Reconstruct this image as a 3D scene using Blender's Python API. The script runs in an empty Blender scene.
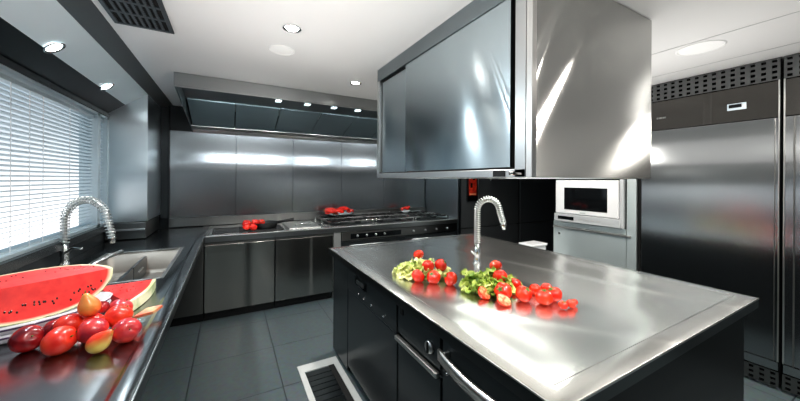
import bpy, bmesh, math, random
from mathutils import Vector, Matrix, noise
random.seed(7)
C = bpy.context.scene.collection
PI = math.pi

# ------------------------------------------------------------------ materials
def new_mat(name):
    m = bpy.data.materials.new(name); m.use_nodes = True
    nt = m.node_tree
    return m, nt, nt.nodes['Principled BSDF']
def N(nt, t, **k):
    n = nt.nodes.new(t)
    for a, v in k.items(): setattr(n, a, v)
    return n
def coords(nt, scale):
    tc = N(nt, 'ShaderNodeTexCoord'); mp = N(nt, 'ShaderNodeMapping')
    mp.inputs['Scale'].default_value = scale
    nt.links.new(tc.outputs['Object'], mp.inputs['Vector'])
    return mp.outputs['Vector']
def steel(name, col, rough, grain=(2, 2, 160), wave=0.0, wave_scale=(1.2, 1.2, 1.2), aniso=0.0, rot=0.0, var=0.10, metal=1.0, ridges=None):
    var *= .5; grain = tuple(min(3.0, g_) for g_ in grain)
    m, nt, b = new_mat(name)
    b.inputs['Metallic'].default_value = metal
    v = coords(nt, grain)
    n = N(nt, 'ShaderNodeTexNoise'); n.inputs['Scale'].default_value = 1; n.inputs['Detail'].default_value = 3
    nt.links.new(v, n.inputs['Vector'])
    cr = N(nt, 'ShaderNodeMapRange'); cr.inputs['To Min'].default_value = 1 - var; cr.inputs['To Max'].default_value = 1 + var
    nt.links.new(n.outputs['Fac'], cr.inputs['Value'])
    mx = N(nt, 'ShaderNodeVectorMath', operation='SCALE'); mx.inputs[0].default_value = col
    nt.links.new(cr.outputs[0], mx.inputs['Scale']); nt.links.new(mx.outputs[0], b.inputs['Base Color'])
    rr = N(nt, 'ShaderNodeMapRange'); rr.inputs['To Min'].default_value = rough; rr.inputs['To Max'].default_value = rough
    nt.links.new(n.outputs['Fac'], rr.inputs['Value']); nt.links.new(rr.outputs[0], b.inputs['Roughness'])
    height = None
    if wave:
        v2 = coords(nt, wave_scale)
        n2 = N(nt, 'ShaderNodeTexNoise'); n2.inputs['Scale'].default_value = 1; n2.inputs['Detail'].default_value = 1
        nt.links.new(v2, n2.inputs['Vector'])
        hm = N(nt, 'ShaderNodeMath', operation='MULTIPLY'); hm.inputs[1].default_value = wave
        nt.links.new(n2.outputs['Fac'], hm.inputs[0]); height = hm.outputs[0]
    # soft bows pressed into the sheet: (nx, ny, nz, offset, width, slope) along direction n in object space
    for rx, ry, rz, off, wd, sl in (ridges or []):
        tc = N(nt, 'ShaderNodeTexCoord'); dp = N(nt, 'ShaderNodeVectorMath', operation='DOT_PRODUCT'); dp.inputs[1].default_value = (rx, ry, rz)
        nt.links.new(tc.outputs['Object'], dp.inputs[0])
        m1 = N(nt, 'ShaderNodeMath', operation='MULTIPLY_ADD'); m1.inputs[1].default_value = 1/wd; m1.inputs[2].default_value = -off/wd
        nt.links.new(dp.outputs['Value'], m1.inputs[0])
        th = N(nt, 'ShaderNodeMath', operation='TANH'); nt.links.new(m1.outputs[0], th.inputs[0])
        m2 = N(nt, 'ShaderNodeMath', operation='MULTIPLY'); m2.inputs[1].default_value = sl*wd; nt.links.new(th.outputs[0], m2.inputs[0])
        if height:
            ad = N(nt, 'ShaderNodeMath', operation='ADD'); nt.links.new(height, ad.inputs[0]); nt.links.new(m2.outputs[0], ad.inputs[1]); height = ad.outputs[0]
        else: height = m2.outputs[0]
    if height:
        bp = N(nt, 'ShaderNodeBump'); bp.inputs['Strength'].default_value = 1; bp.inputs['Distance'].default_value = 1
        nt.links.new(height, bp.inputs['Height']); nt.links.new(bp.outputs[0], b.inputs['Normal'])
    if aniso:
        b.inputs['Anisotropic'].default_value = aniso; b.inputs['Anisotropic Rotation'].default_value = rot
        t = N(nt, 'ShaderNodeTangent', direction_type='RADIAL', axis='Z'); nt.links.new(t.outputs[0], b.inputs['Tangent'])
    return m
def plain(name, col, rough=.5, metal=0, spec=.5, emit=None, estr=0, coat=0, bump=0, bscale=30, var=0.06, trans=0, alpha=1):
    m, nt, b = new_mat(name)
    n = N(nt, 'ShaderNodeTexNoise'); n.inputs['Detail'].default_value = 2
    nt.links.new(coords(nt, (bscale,) * 3), n.inputs['Vector']); n.inputs['Scale'].default_value = 1
    cr = N(nt, 'ShaderNodeMapRange'); cr.inputs['To Min'].default_value = 1 - var; cr.inputs['To Max'].default_value = 1 + var
    nt.links.new(n.outputs['Fac'], cr.inputs['Value'])
    mx = N(nt, 'ShaderNodeVectorMath', operation='SCALE'); mx.inputs[0].default_value = col
    nt.links.new(cr.outputs[0], mx.inputs['Scale']); nt.links.new(mx.outputs[0], b.inputs['Base Color'])
    b.inputs['Roughness'].default_value = rough; b.inputs['Metallic'].default_value = metal
    b.inputs['Specular IOR Level'].default_value = spec; b.inputs['Coat Weight'].default_value = coat
    b.inputs['Transmission Weight'].default_value = trans
    if emit: b.inputs['Emission Color'].default_value = (*emit, 1); b.inputs['Emission Strength'].default_value = estr
    if bump:
        bp = N(nt, 'ShaderNodeBump'); bp.inputs['Distance'].default_value = bump
        nt.links.new(n.outputs['Fac'], bp.inputs['Height']); nt.links.new(bp.outputs[0], b.inputs['Normal'])
    return m
def two_tone(name, c1, c2, scale, lo=.4, hi=.6, rough=.3, coat=.3, axis_grad=None, sub=.0, c3=None):
    """noise (or object-Z gradient plus noise) between two colours"""
    m, nt, b = new_mat(name)
    tc = N(nt, 'ShaderNodeTexCoord')
    n = N(nt, 'ShaderNodeTexNoise'); n.inputs['Scale'].default_value = scale; n.inputs['Detail'].default_value = 3
    nt.links.new(tc.outputs['Object'], n.inputs['Vector'])
    src = n.outputs['Fac']
    if axis_grad:
        sp = N(nt, 'ShaderNodeSeparateXYZ'); nt.links.new(tc.outputs['Object'], sp.inputs[0])
        ma = N(nt, 'ShaderNodeMath', operation='MULTIPLY_ADD'); ma.inputs[1].default_value = axis_grad[1]; ma.inputs[2].default_value = 0
        nt.links.new(sp.outputs[axis_grad[0]], ma.inputs[0])
        ad = N(nt, 'ShaderNodeMath', operation='ADD'); nt.links.new(ma.outputs[0], ad.inputs[0]); nt.links.new(src, ad.inputs[1]); src = ad.outputs[0]
    r = N(nt, 'ShaderNodeValToRGB'); r.color_ramp.elements[0].position = lo; r.color_ramp.elements[1].position = hi
    r.color_ramp.elements[0].color = (*c1, 1); r.color_ramp.elements[1].color = (*c2, 1)
    if c3: e = r.color_ramp.elements.new(min(.99, hi + .18)); e.color = (*c3, 1)
    nt.links.new(src, r.inputs['Fac']); nt.links.new(r.outputs[0], b.inputs['Base Color'])
    b.inputs['Roughness'].default_value = rough; b.inputs['Coat Weight'].default_value = coat; b.inputs['Coat Roughness'].default_value = .15
    if sub: b.inputs['Subsurface Weight'].default_value = sub; b.inputs['Subsurface Radius'].default_value = (.02, .008, .005); b.inputs['Subsurface Scale'].default_value = .5
    return m

M = {}
COOL = (.50, .545, .565)
M['steel'] = steel('brushed_steel', COOL, .27, grain=(1.5, 1.5, 220), aniso=.5, wave=.004)
M['column'] = steel('column_steel', (.74, .80, .83), .30, aniso=.5, ridges=[(0, 0, 1, -.05, .16, -.16)])
M['steel_streak'] = steel('brushed_steel_vertical_glow', (.40, .395, .375), .20, aniso=.6, rot=.25, ridges=[(1, 0, 0, .07, .035, .16), (1, 0, 0, -.32, .10, -.05)])
# side panel: object x = world x - 1.5725, object z = world z - 1.955
def line(ax, az, bx, bz):
    dx, dz = bx-ax, bz-az; l = math.hypot(dx, dz); nx, nz = dz/l, -dx/l
    return nx, 0, nz, nx*ax+nz*az
L1 = line(-.03, .38, -.48, -.25); L2 = line(-.32, .36, -.50, -.02)
M['cabinet_side'] = steel('polished_cabinet_steel', (.50, .50, .485), .24, aniso=.7, rot=.25, wave=.003, wave_scale=(1.6, 1.6, 1.3), ridges=[(*L1, .028, -.37), (*L2, .022, -.40), (.25, 0, -.97, .34, .22, .55)])
# sliding door: object y = world y - 1.49, object z = world z - 1.93
def line_y(ay, az, by, bz):
    dy, dz = by-ay, bz-az; l = math.hypot(dy, dz); ny, nz = dz/l, -dy/l
    return 0, ny, nz, ny*ay+nz*az
L3 = line_y(-.28, .31, -.56, -.33)
M['sliding_door'] = steel('blue_grey_steel', (.50, .57, .60), .29, grain=(2, 2, 220), aniso=.5, rot=.25, wave=.008, wave_scale=(1.5, 1.5, 1.1))
M['slide_front'] = steel('blue_grey_front_door', (.48, .55, .58), .19, grain=(2, 2, 220), aniso=.9, rot=.25, wave=.010, wave_scale=(1.5, 1.5, 1.1), ridges=[(*L3, .013, -.20)])
M['splash'] = steel('splashback_steel', (.31, .33, .345), .27, var=0, aniso=.6, ridges=[(0, 0, 1, .20, .10, -.22)])
M['fridge'] = steel('fridge_steel', (.40, .415, .425), .19, var=0, ridges=[(0, 0, 1, .64, .12, -.36)])
M['header'] = steel('header_steel', (.20, .20, .195), .34, grain=(200, 200, 2), aniso=.8, rot=.25)
M['fridge_head'] = steel('fridge_header_steel', (.12, .115, .108), .26, aniso=.8, rot=.25, ridges=[(0, 1, 0, -.04, .028, .42)])
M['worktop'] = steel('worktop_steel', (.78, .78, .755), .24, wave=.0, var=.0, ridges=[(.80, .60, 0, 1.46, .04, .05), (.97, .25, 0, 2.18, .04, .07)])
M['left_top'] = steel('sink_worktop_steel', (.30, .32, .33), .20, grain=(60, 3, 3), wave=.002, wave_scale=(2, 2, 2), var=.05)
M['rim'] = steel('edge_steel', (.70, .69, .67), .30, var=.0)
M['dark_edge'] = steel('dark_edge_steel', (.10, .11, .115), .30, var=.0)
M['sink'] = steel('sink_steel', (.33, .31, .285), .55, var=.0)
M['chrome'] = steel('chrome', (.78, .78, .77), .12, var=.0)
M['satin'] = steel('satin_trim', (.55, .56, .56), .32, var=.0)
M['spring'] = plain('satin_spring_wire', (.72, .73, .72), .28, metal=.75, var=0)
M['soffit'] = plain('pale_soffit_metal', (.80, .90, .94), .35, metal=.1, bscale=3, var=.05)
M['soffit_reflection'] = steel('soffit_dark_reflection', (.05, .06, .065), .30, var=.0)  # dark reflection in the soffit steel, painted as a darker strip
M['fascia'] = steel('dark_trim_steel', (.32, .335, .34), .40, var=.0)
M['tower'] = steel('oven_tower_steel', (.70, .77, .77), .36, aniso=.6, rot=.25, metal=.75)
M['rail'] = steel('dark_blue_rail_steel', (.26, .295, .31), .30, aniso=.5, rot=.25)
M['grille'] = steel('perforated_grille_steel', (.17, .175, .175), .4)
M['hood'] = steel('hood_steel', (.40, .41, .41), .30, grain=(2, 2, 150), wave=.003)
M['hood_in'] = steel('hood_interior_steel', (.24, .27, .28), .32, wave=.003)
M['filter'] = plain('filter_steel', (.16, .21, .23), .42, metal=.4, bscale=3, var=.1)
M['dark'] = steel('dark_lacquer_front', (.045, .052, .056), .28, wave=.0, var=.0, metal=.6)
M['dark_tall'] = steel('dark_tall_unit', (.13, .14, .145), .34, var=.1, metal=.5)
M['dark_wall'] = plain('dark_wall_panel', (.025, .03, .033), .28, bscale=3)
M['black'] = plain('black_plastic', (.008, .008, .009), .25, bscale=20)
M['iron'] = plain('cast_iron', (.006, .0065, .007), .6, bump=.0006, bscale=200)
M['end_dark'] = plain('black_end_panel', (.008, .009, .01), .4, spec=.25, bscale=3)
M['rubber'] = plain('black_gap', (.004, .004, .004), .8)
M['ceiling'] = plain('white_ceiling_panel', (.74, .735, .73), .32, spec=.5, bscale=1.5, var=.02)
M['disc'] = plain('white_speaker_cover', (.86, .86, .85), .5, bscale=8, var=.02)
M['vent'] = plain('grey_vent_metal', (.11, .125, .135), .4, metal=.6)
M['slat'] = plain('pale_blind_slat', (.52, .63, .69), .45, bscale=3, var=.03)
M['frame_win'] = plain('grey_window_frame', (.50, .58, .62), .35, metal=.3)
M['sill'] = plain('dark_sill', (.03, .035, .038), .25)
M['white'] = plain('white_enamel', (.82, .83, .84), .18, coat=.4, bscale=5, var=.02)
M['oven_face'] = plain('pale_silver_appliance', (.66, .68, .69), .28, metal=.35, bscale=5, var=.02)
M['screen'] = plain('dark_glass', (.006, .007, .008), .06, spec=.8)
M['display'] = plain('display_panel', (.55, .62, .66), .3, emit=(.6, .75, .85), estr=.15)
M['red_panel'] = two_tone('red_panel', (.30, .012, .008), (.62, .05, .02), 14, rough=.3)
M['glow'] = plain('lamp_glow', (1, 1, 1), .5, emit=(1, .97, .92), estr=22)
M['glow_cool'] = plain('lamp_glow_cool', (1, 1, 1), .5, emit=(.9, .97, 1), estr=22)
M['tube_glow'] = plain('tube_lamp_glow', (1, 1, 1), .5, emit=(.96, 1, .95), estr=5)
M['hood_glow'] = plain('hood_lamp_cover', (.7, .8, .82), .4, emit=(.75, .9, .95), estr=.9)
M['tomato'] = two_tone('tomato_skin', (.56, .014, .004), (.74, .05, .012), 9, .35, .7, rough=.2, coat=.5, sub=.1)
M['tomato_cut'] = two_tone('tomato_flesh', (.75, .10, .04), (.88, .42, .22), 55, .42, .62, rough=.25, coat=.5)
M['stem'] = plain('green_stem', (.06, .16, .02), .6)
M['lettuce'] = two_tone('lettuce_leaf', (.13, .28, .03), (.52, .60, .15), 16, .36, .60, rough=.42, coat=.1, c3=(.74, .78, .42))
M['lettuce_pale'] = two_tone('pale_lettuce_leaf', (.30, .42, .08), (.72, .74, .32), 14, .30, .58, rough=.42, coat=.1, c3=(.85, .86, .62))
M['plum'] = two_tone('dark_plum_skin', (.10, .006, .012), (.58, .02, .02), 9, .38, .66, rough=.24, coat=.35)
M['nectarine'] = two_tone('red_nectarine_skin', (.58, .015, .015), (.86, .09, .035), 9, .34, .66, rough=.28, coat=.3)
M['nectarine_dark'] = two_tone('purple_red_nectarine_skin', (.34, .02, .04), (.74, .06, .045), 10, .36, .62, rough=.28, coat=.3)
M['pear'] = two_tone('red_yellow_pear_skin', (.74, .05, .02), (.70, .50, .12), 6, .40, .62, rough=.3, coat=.3, axis_grad=('X', 5.0))
M['pear_pale'] = two_tone('orange_pear_skin', (.74, .07, .02), (.78, .40, .10), 6, .40, .70, rough=.3, coat=.3, axis_grad=('Z', 3.0))
M['peel'] = two_tone('pink_fruit_slice', (.75, .16, .09), (.62, .45, .22), 20, .4, .65, rough=.35)
M['chilli'] = two_tone('red_chilli_skin', (.55, .012, .008), (.78, .04, .02), 12, .4, .6, rough=.2, coat=.5)
M['seed'] = plain('black_seed', (.02, .008, .006), .25)
M['platter'] = plain('white_platter', (.76, .78, .84), .12, coat=.5, bscale=5, var=.02)
M['platter_band'] = plain('violet_platter_band', (.12, .08, .16), .2, coat=.4)
M['drain_frame'] = plain('pale_stone_frame', (.36, .37, .365), .45, bscale=20, var=.12)

def melon_mats():
    m, nt, b = new_mat('watermelon_flesh')
    tc = N(nt, 'ShaderNodeTexCoord')
    n = N(nt, 'ShaderNodeTexNoise'); n.inputs['Scale'].default_value = 26; n.inputs['Detail'].default_value = 4
    nt.links.new(tc.outputs['Object'], n.inputs['Vector'])
    r = N(nt, 'ShaderNodeValToRGB'); r.color_ramp.elements[0].position = .3; r.color_ramp.elements[1].position = .75
    r.color_ramp.elements[0].color = (.60, .004, .005, 1); r.color_ramp.elements[1].color = (.78, .03, .02, 1)
    nt.links.new(n.outputs['Fac'], r.inputs['Fac'])
    at = N(nt, 'ShaderNodeAttribute'); at.attribute_name = 'rad'
    r2 = N(nt, 'ShaderNodeValToRGB'); e = r2.color_ramp.elements
    e[0].position = .92; e[0].color = (0, 0, 0, 1); e[1].position = .995; e[1].color = (1, 1, 1, 1)
    nt.links.new(at.outputs['Fac'], r2.inputs['Fac'])
    mx = N(nt, 'ShaderNodeMix', data_type='RGBA'); nt.links.new(r2.outputs[0], mx.inputs['Factor'])
    nt.links.new(r.outputs[0], mx.inputs[6]); mx.inputs[7].default_value = (.80, .74, .52, 1)
    nt.links.new(mx.outputs[2], b.inputs['Base Color'])
    b.inputs['Roughness'].default_value = .5; b.inputs['Coat Weight'].default_value = .08; b.inputs['Coat Roughness'].default_value = .3
    bp = N(nt, 'ShaderNodeBump'); bp.inputs['Distance'].default_value = .002; nt.links.new(n.outputs['Fac'], bp.inputs['Height']); nt.links.new(bp.outputs[0], b.inputs['Normal'])
    M['flesh'] = m
    M['rind_pale'] = two_tone('pale_melon_rind', (.42, .48, .22), (.80, .76, .52), 14, .4, .6, rough=.3)
    M['rind'] = two_tone('watermelon_rind', (.12, .20, .05), (.60, .60, .34), 16, .38, .55, rough=.3, coat=.3)
melon_mats()

def floor_mat():
    m, nt, b = new_mat('dark_floor_tile')
    tc = N(nt, 'ShaderNodeTexCoord'); mp = N(nt, 'ShaderNodeMapping'); nt.links.new(tc.outputs['Object'], mp.inputs[0])
    mp.inputs['Location'].default_value = (.13, .1, 0)
    br = N(nt, 'ShaderNodeTexBrick'); br.offset = 0; br.inputs['Scale'].default_value = 1
    br.inputs['Brick Width'].default_value = .6; br.inputs['Row Height'].default_value = .6; br.inputs['Mortar Size'].default_value = .004
    br.inputs['Color1'].default_value = (.055, .072, .078, 1); br.inputs['Color2'].default_value = (.062, .080, .086, 1); br.inputs['Mortar'].default_value = (.02, .026, .03, 1)
    nt.links.new(mp.outputs[0], br.inputs['Vector'])
    n = N(nt, 'ShaderNodeTexNoise'); n.inputs['Scale'].default_value = 30; n.inputs['Detail'].default_value = 5; nt.links.new(tc.outputs['Object'], n.inputs['Vector'])
    mx = N(nt, 'ShaderNodeMix', data_type='RGBA', blend_type='MULTIPLY'); mx.inputs['Factor'].default_value = .6
    nt.links.new(br.outputs[0], mx.inputs[6]); nt.links.new(n.outputs['Color'], mx.inputs[7])
    sc = N(nt, 'ShaderNodeVectorMath', operation='SCALE'); sc.inputs['Scale'].default_value = 1.35; nt.links.new(mx.outputs[2], sc.inputs[0])
    nt.links.new(sc.outputs[0], b.inputs['Base Color'])
    rr = N(nt, 'ShaderNodeMapRange'); rr.inputs['To Min'].default_value = .28; rr.inputs['To Max'].default_value = .48
    nt.links.new(n.outputs['Fac'], rr.inputs['Value']); nt.links.new(rr.outputs[0], b.inputs['Roughness'])
    bp = N(nt, 'ShaderNodeBump'); bp.inputs['Distance'].default_value = .001; nt.links.new(br.outputs['Fac'], bp.inputs['Height']); bp.invert = True
    nt.links.new(bp.outputs[0], b.inputs['Normal'])
    M['floor'] = m
floor_mat()

# ------------------------------------------------------------------ mesh helpers
class MB:
    def __init__(s): s.bm = bmesh.new()
    def box(s, x0, x1, y0, y1, z0, z1):
        v = [s.bm.verts.new((x, y, z)) for x in (x0, x1) for y in (y0, y1) for z in (z0, z1)]
        for f in ((0,1,3,2),(4,6,7,5),(0,4,5,1),(2,3,7,6),(0,2,6,4),(1,5,7,3)): s.bm.faces.new([v[i] for i in f])
        return s
    def prism(s, poly, a0, a1, axis='y'):
        """poly of 2D points extruded along an axis: x -> (y,z); y -> (x,z); z -> (x,y)"""
        def P(p, a): return {'x': (a, p[0], p[1]), 'y': (p[0], a, p[1]), 'z': (p[0], p[1], a)}[axis]
        A = [s.bm.verts.new(P(p, a0)) for p in poly]; B = [s.bm.verts.new(P(p, a1)) for p in poly]
        n = len(poly); s.bm.faces.new(A); s.bm.faces.new(B[::-1])
        for i in range(n): s.bm.faces.new((A[i], B[i], B[(i+1) % n], A[(i+1) % n]))
        return s
    def tube(s, pts, r, n=8, cap=True):
        pts = [Vector(p) for p in pts]; rs = r if isinstance(r, (list, tuple)) else [r] * len(pts)
        prev = None; rings = []
        for i, p in enumerate(pts):
            t = (pts[min(i+1, len(pts)-1)] - pts[max(i-1, 0)]).normalized()
            if prev is None: u = t.orthogonal().normalized()
            else: u = (prev - t * prev.dot(t)).normalized()
            prev = u; w = t.cross(u)
            rings.append([s.bm.verts.new(p + (u * math.cos(k*2*PI/n) + w * math.sin(k*2*PI/n)) * rs[i]) for k in range(n)])
        for a, b in zip(rings, rings[1:]):
            for k in range(n): s.bm.faces.new((a[k], a[(k+1) % n], b[(k+1) % n], b[k]))
        if cap: s.bm.faces.new(rings[0][::-1]); s.bm.faces.new(rings[-1])
        return s
    def lathe(s, prof, n=24, c=(0,0,0), sx=1, sy=1, rot=0):
        """profile (radius, z) around z"""
        rings = []
        for r, z in prof:
            if r < 1e-6: rings.append([s.bm.verts.new((c[0], c[1], c[2]+z))])
            else:
                R = []
                for k in range(n):
                    a = k*2*PI/n; x, y = r*math.cos(a)*sx, r*math.sin(a)*sy
                    R.append(s.bm.verts.new((c[0]+x*math.cos(rot)-y*math.sin(rot), c[1]+x*math.sin(rot)+y*math.cos(rot), c[2]+z)))
                rings.append(R)
        for a, b in zip(rings, rings[1:]):
            if len(a) == 1 and len(b) == 1: continue
            for k in range(n):
                k2 = (k+1) % n
                if len(a) == 1: s.bm.faces.new((a[0], b[k], b[k2]))
                elif len(b) == 1: s.bm.faces.new((a[k], b[0], a[k2]))
                else: s.bm.faces.new((a[k], b[k], b[k2], a[k2]))
        return s
    def out(s, name, mat, parent=None, smooth=False, bevel=0, seg=2, loc=None, recenter=True):
        bmesh.ops.recalc_face_normals(s.bm, faces=s.bm.faces)
        me = bpy.data.meshes.new(name)
        off = Vector((0,0,0))
        if recenter and loc is None and parent is None:
            xs = [v.co for v in s.bm.verts]
            off = Vector(((min(v.x for v in xs)+max(v.x for v in xs))/2, (min(v.y for v in xs)+max(v.y for v in xs))/2, min(v.z for v in xs)))
            bmesh.ops.translate(s.bm, verts=s.bm.verts, vec=-off)
        s.bm.to_mesh(me); s.bm.free()
        o = bpy.data.objects.new(name, me); C.objects.link(o); me.materials.append(mat)
        if smooth:
            for p in me.polygons: p.use_smooth = True
        if bevel:
            b = o.modifiers.new('bevel', 'BEVEL'); b.width = bevel; b.segments = seg; b.limit_method = 'ANGLE'; b.angle_limit = .7
        o.location = loc if loc else off
        if parent: o.parent = parent
        return o
def box(name, mat, x0, x1, y0, y1, z0, z1, parent=None, bevel=.002):
    """a box part, its origin at its own centre (keeps grain coordinates local)"""
    cx, cy, cz = (x0+x1)/2, (y0+y1)/2, (z0+z1)/2
    mb = MB().box(x0-cx, x1-cx, y0-cy, y1-cy, z0-cz, z1-cz)
    p = Vector((cx, cy, cz))
    if parent:
        q = parent
        while q: p = p - q.location; q = q.parent
    return mb.out(name, mat, parent, bevel=bevel, loc=p)
def thing(name, label, cat, loc=(0,0,0), group=None):
    o = bpy.data.objects.new(name, None); C.objects.link(o); o.location = loc; o.empty_display_size = .1
    o['label'] = label; o['category'] = cat
    if group: o['group'] = group
    return o
def tag(o, label, cat, group=None):
    o['label'] = label; o['category'] = cat
    if group: o['group'] = group
    return o
def struct(o): o['kind'] = 'structure'; return o
def to_local(parent, o):
    o.location = Vector(o.location) - parent.location; return o
def copy_thing(root, loc, label=None, rot=None):
    r = root.copy(); C.objects.link(r); r.location = loc
    if rot is not None: r.rotation_euler = rot
    if label: r['label'] = label
    for ch in root.children:
        c = ch.copy(); C.objects.link(c); c.parent = r
        for g in ch.children:
            d = g.copy(); C.objects.link(d); d.parent = c
    return r

# ------------------------------------------------------------------ room shell
XW = -1.05; YB = 4.70; XR = 5.60; YF = -2.2; ZC = 2.40
WZ0, WZ1, WY0, WY1 = 1.06, 2.085, -0.40, 4.0
struct(box('floor', M['floor'], XW-.1, XR+.1, YF-.1, YB+.1, -.05, 0, bevel=0))
struct(box('ceiling', M['ceiling'], XW-.1, XR+.1, YF-.1, YB+.1, ZC, ZC+.05, bevel=0))
mb = MB(); a, b_ = XW-.12, XW
mb.box(a, b_, YF, YB, 0, WZ0); mb.box(a, b_, YF, YB, WZ1, ZC); mb.box(a, b_, YF, WY0, WZ0, WZ1); mb.box(a, b_, WY1, YB, WZ0, WZ1)
struct(mb.out('wall_left', M['dark_wall']))
struct(box('wall_back', M['dark_wall'], XW, XR, YB, YB+.1, 0, ZC, bevel=0))
struct(box('wall_right', M['dark_wall'], XR, XR+.1, YF, YB, 0, ZC, bevel=0))
# wall behind the viewer; window added for bright reflections in the steel
mb = MB(); fx0, fx1, fz0, fz1 = .9, 2.9, 1.0, 2.1
mb.box(XW, fx0, YF-.1, YF, 0, ZC).box(fx1, XR, YF-.1, YF, 0, ZC).box(fx0, fx1, YF-.1, YF, 0, fz0).box(fx0, fx1, YF-.1, YF, fz1, ZC)
struct(mb.out('wall_front', M['hood_in']))
w2 = MB()
w2.box(fx0, fx1, YF-.06, YF+.02, fz0-.03, fz0+.03).box(fx0, fx1, YF-.06, YF+.02, fz1-.03, fz1+.03)
for x in (fx0, (fx0+fx1)/2, fx1): w2.box(x-.03, x+.03, YF-.06, YF+.02, fz0+.03, fz1-.03)
struct(w2.out('added_window', M['frame_win']))
# ceiling panel joints
mb = MB()
for x in (2.62, 3.2): mb.box(x-.003, x+.003, -2, 4.6, ZC-.002, ZC-.0002)
mb.box(2.1, 3.4, .30, .306, ZC-.002, ZC-.0002)
struct(mb.out('trim_1', M['satin']))
# sloped soffit above the window, its dark reflection painted as a strip; dark fascia
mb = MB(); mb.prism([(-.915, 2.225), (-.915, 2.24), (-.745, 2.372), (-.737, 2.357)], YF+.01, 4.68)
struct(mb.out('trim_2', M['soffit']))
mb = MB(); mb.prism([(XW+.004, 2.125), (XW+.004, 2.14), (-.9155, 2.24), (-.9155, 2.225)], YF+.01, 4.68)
struct(mb.out('trim_10', M['soffit_reflection']))
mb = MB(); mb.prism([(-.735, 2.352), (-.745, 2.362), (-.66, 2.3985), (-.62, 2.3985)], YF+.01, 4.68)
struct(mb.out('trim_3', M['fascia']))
box_ = struct(box('trim_4', M['dark_wall'], XW+.001, XW+.02, YF+.01, 4.68, 2.088, 2.124))
# column panel between the window end and the back wall
struct(box('wall_column', M['column'], XW+.002, -.737, 4.0, 4.68, 1.06, 2.35, bevel=.003))
struct(box('trim_5', M['dark_wall'], -.735, -.655, 4.66, 4.69, 1.01, 2.39))
# splashback panels on the back wall
sx = [-.65, .07, .80, 1.53, 2.26, 3.09]
for i in range(5):
    struct(box('wall_back_panel' if i == 0 else 'wall_back_panel.%03d' % i, M['splash'], sx[i]+.002, sx[i+1]-.002, 4.672, 4.69, 1.01, 2.09, bevel=.0015))
struct(box('trim_6', M['header'], -.65, 3.09, 4.64, 4.695, .9005, 1.008))
struct(box('trim_7', M['header'], XW+.005, -.737, 3.93, 4.6, .9005, 1.055))
struct(box('trim_8', M['satin'], XW+.005, -.74, 3.90, 3.93, .985, 1.0))
struct(box('wall_side', M['sliding_door'], 3.10, 3.13, 3.762, 4.69, 0, 2.398))
# window glass and mullion
mb = MB()
mb.box(XW-.11, XW+.012, 3.725, 3.79, WZ0, WZ1).box(XW-.11, XW+.01, WY0-.0, WY0+.04, WZ0, WZ1)
mb.box(XW-.11, XW+.012, WY0, WY1, WZ1-.022, WZ1).box(XW-.11, XW+.012, WY0, WY1, WZ0, WZ0+.02).box(XW-.11, XW+.012, 3.97, 4.0, WZ0, WZ1)
wf = struct(mb.out('window_1', M['frame_win']))
struct(box('trim_9', M['sill'], XW+.001, XW+.04, WY0-.2, 3.99, 1.0, 1.058))

# ------------------------------------------------------------------ blinds
def blind(y0, y1, label, cords):
    t = thing('venetian_blind', label, 'blind', (XW-.03, (y0+y1)/2, WZ1-.03), 'venetian blinds of the side window')
    L = (y1-y0)/2
    mb = MB(); z = -.035
    while z > WZ0-WZ1+.075:
        a = math.radians(22); dx, dz = .0145*math.cos(a), .0145*math.sin(a)
        v = []
        for s_ in (-1, 1):
            for k in range(4):
                u = -1+2*k/3; bow = .002*(1-u*u)
                v.append(mb.bm.verts.new((u*dx+bow*math.sin(a), s_*L, z+u*dz+bow*math.cos(a))))
        for k in range(3): mb.bm.faces.new((v[k], v[k+1], v[k+5], v[k+4]))
        z -= .0285
    o = mb.out('slats', M['slat'], t, smooth=True, loc=(0,0,0)); sd = o.modifiers.new('s', 'SOLIDIFY'); sd.thickness = .0006
    MB().box(-.018, .018, -L, L, -.03, -.002).out('headrail', M['frame_win'], t, loc=(0,0,0), bevel=.002)
    MB().box(-.014, .014, -L, L, z-.002, z+.014).out('bottom_rail', M['frame_win'], t, loc=(0,0,0), bevel=.002)
    for y in cords:
        MB().tube([(.016, y-(y0+y1)/2, -.01), (.016, y-(y0+y1)/2, z)], .0022, 6).out('cord', M['white'], t, loc=(0,0,0))
    return t
blind(WY0+.05, 3.715, 'long venetian blind with pale slats filling the side window', (.6, 1.55, 2.535, 2.72, 2.875, 3.254))
blind(3.80, 3.965, 'narrow blind strip at the far end of the side window', (3.88,))

# ------------------------------------------------------------------ worktops
def grid_top(xs, ys, hf, hole, thick, name, mat, parent, ztop, skirt_mat=None):
    bm = bmesh.new(); V = {}
    for i, x in enumerate(xs):
        for j, y in enumerate(ys): V[i, j] = bm.verts.new((x, y, hf(x, y)))
    for i in range(len(xs)-1):
        for j in range(len(ys)-1):
            cx, cy = (xs[i]+xs[i+1])/2, (ys[j]+ys[j+1])/2
            if hole and hole[0] < cx < hole[1] and hole[2] < cy < hole[3]: continue
            bm.faces.new((V[i,j], V[i+1,j], V[i+1,j+1], V[i,j+1]))
    for v in [v for v in bm.verts if not v.link_faces]: bm.verts.remove(v)
    mb = MB(); mb.bm.free(); mb.bm = bm
    o = mb.out(name, mat, parent, smooth=True, loc=(0, 0, ztop))
    for p in o.data.polygons:
        if p.normal.z < 0: p.flip()
    return o
def lin(a, b, n): return [a+(b-a)*i/n for i in range(n+1)]
def edge_list(a, b, rim, slope, n=40):
    L = [a, a+.004, a+rim-.002, a+rim]+[a+rim+slope*k/5 for k in (.6, 1.4, 2.4, 3.6, 5)]
    R = [a+b-x for x in L][::-1]
    return L + lin(L[-1], R[0], n)[1:-1] + R
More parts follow.
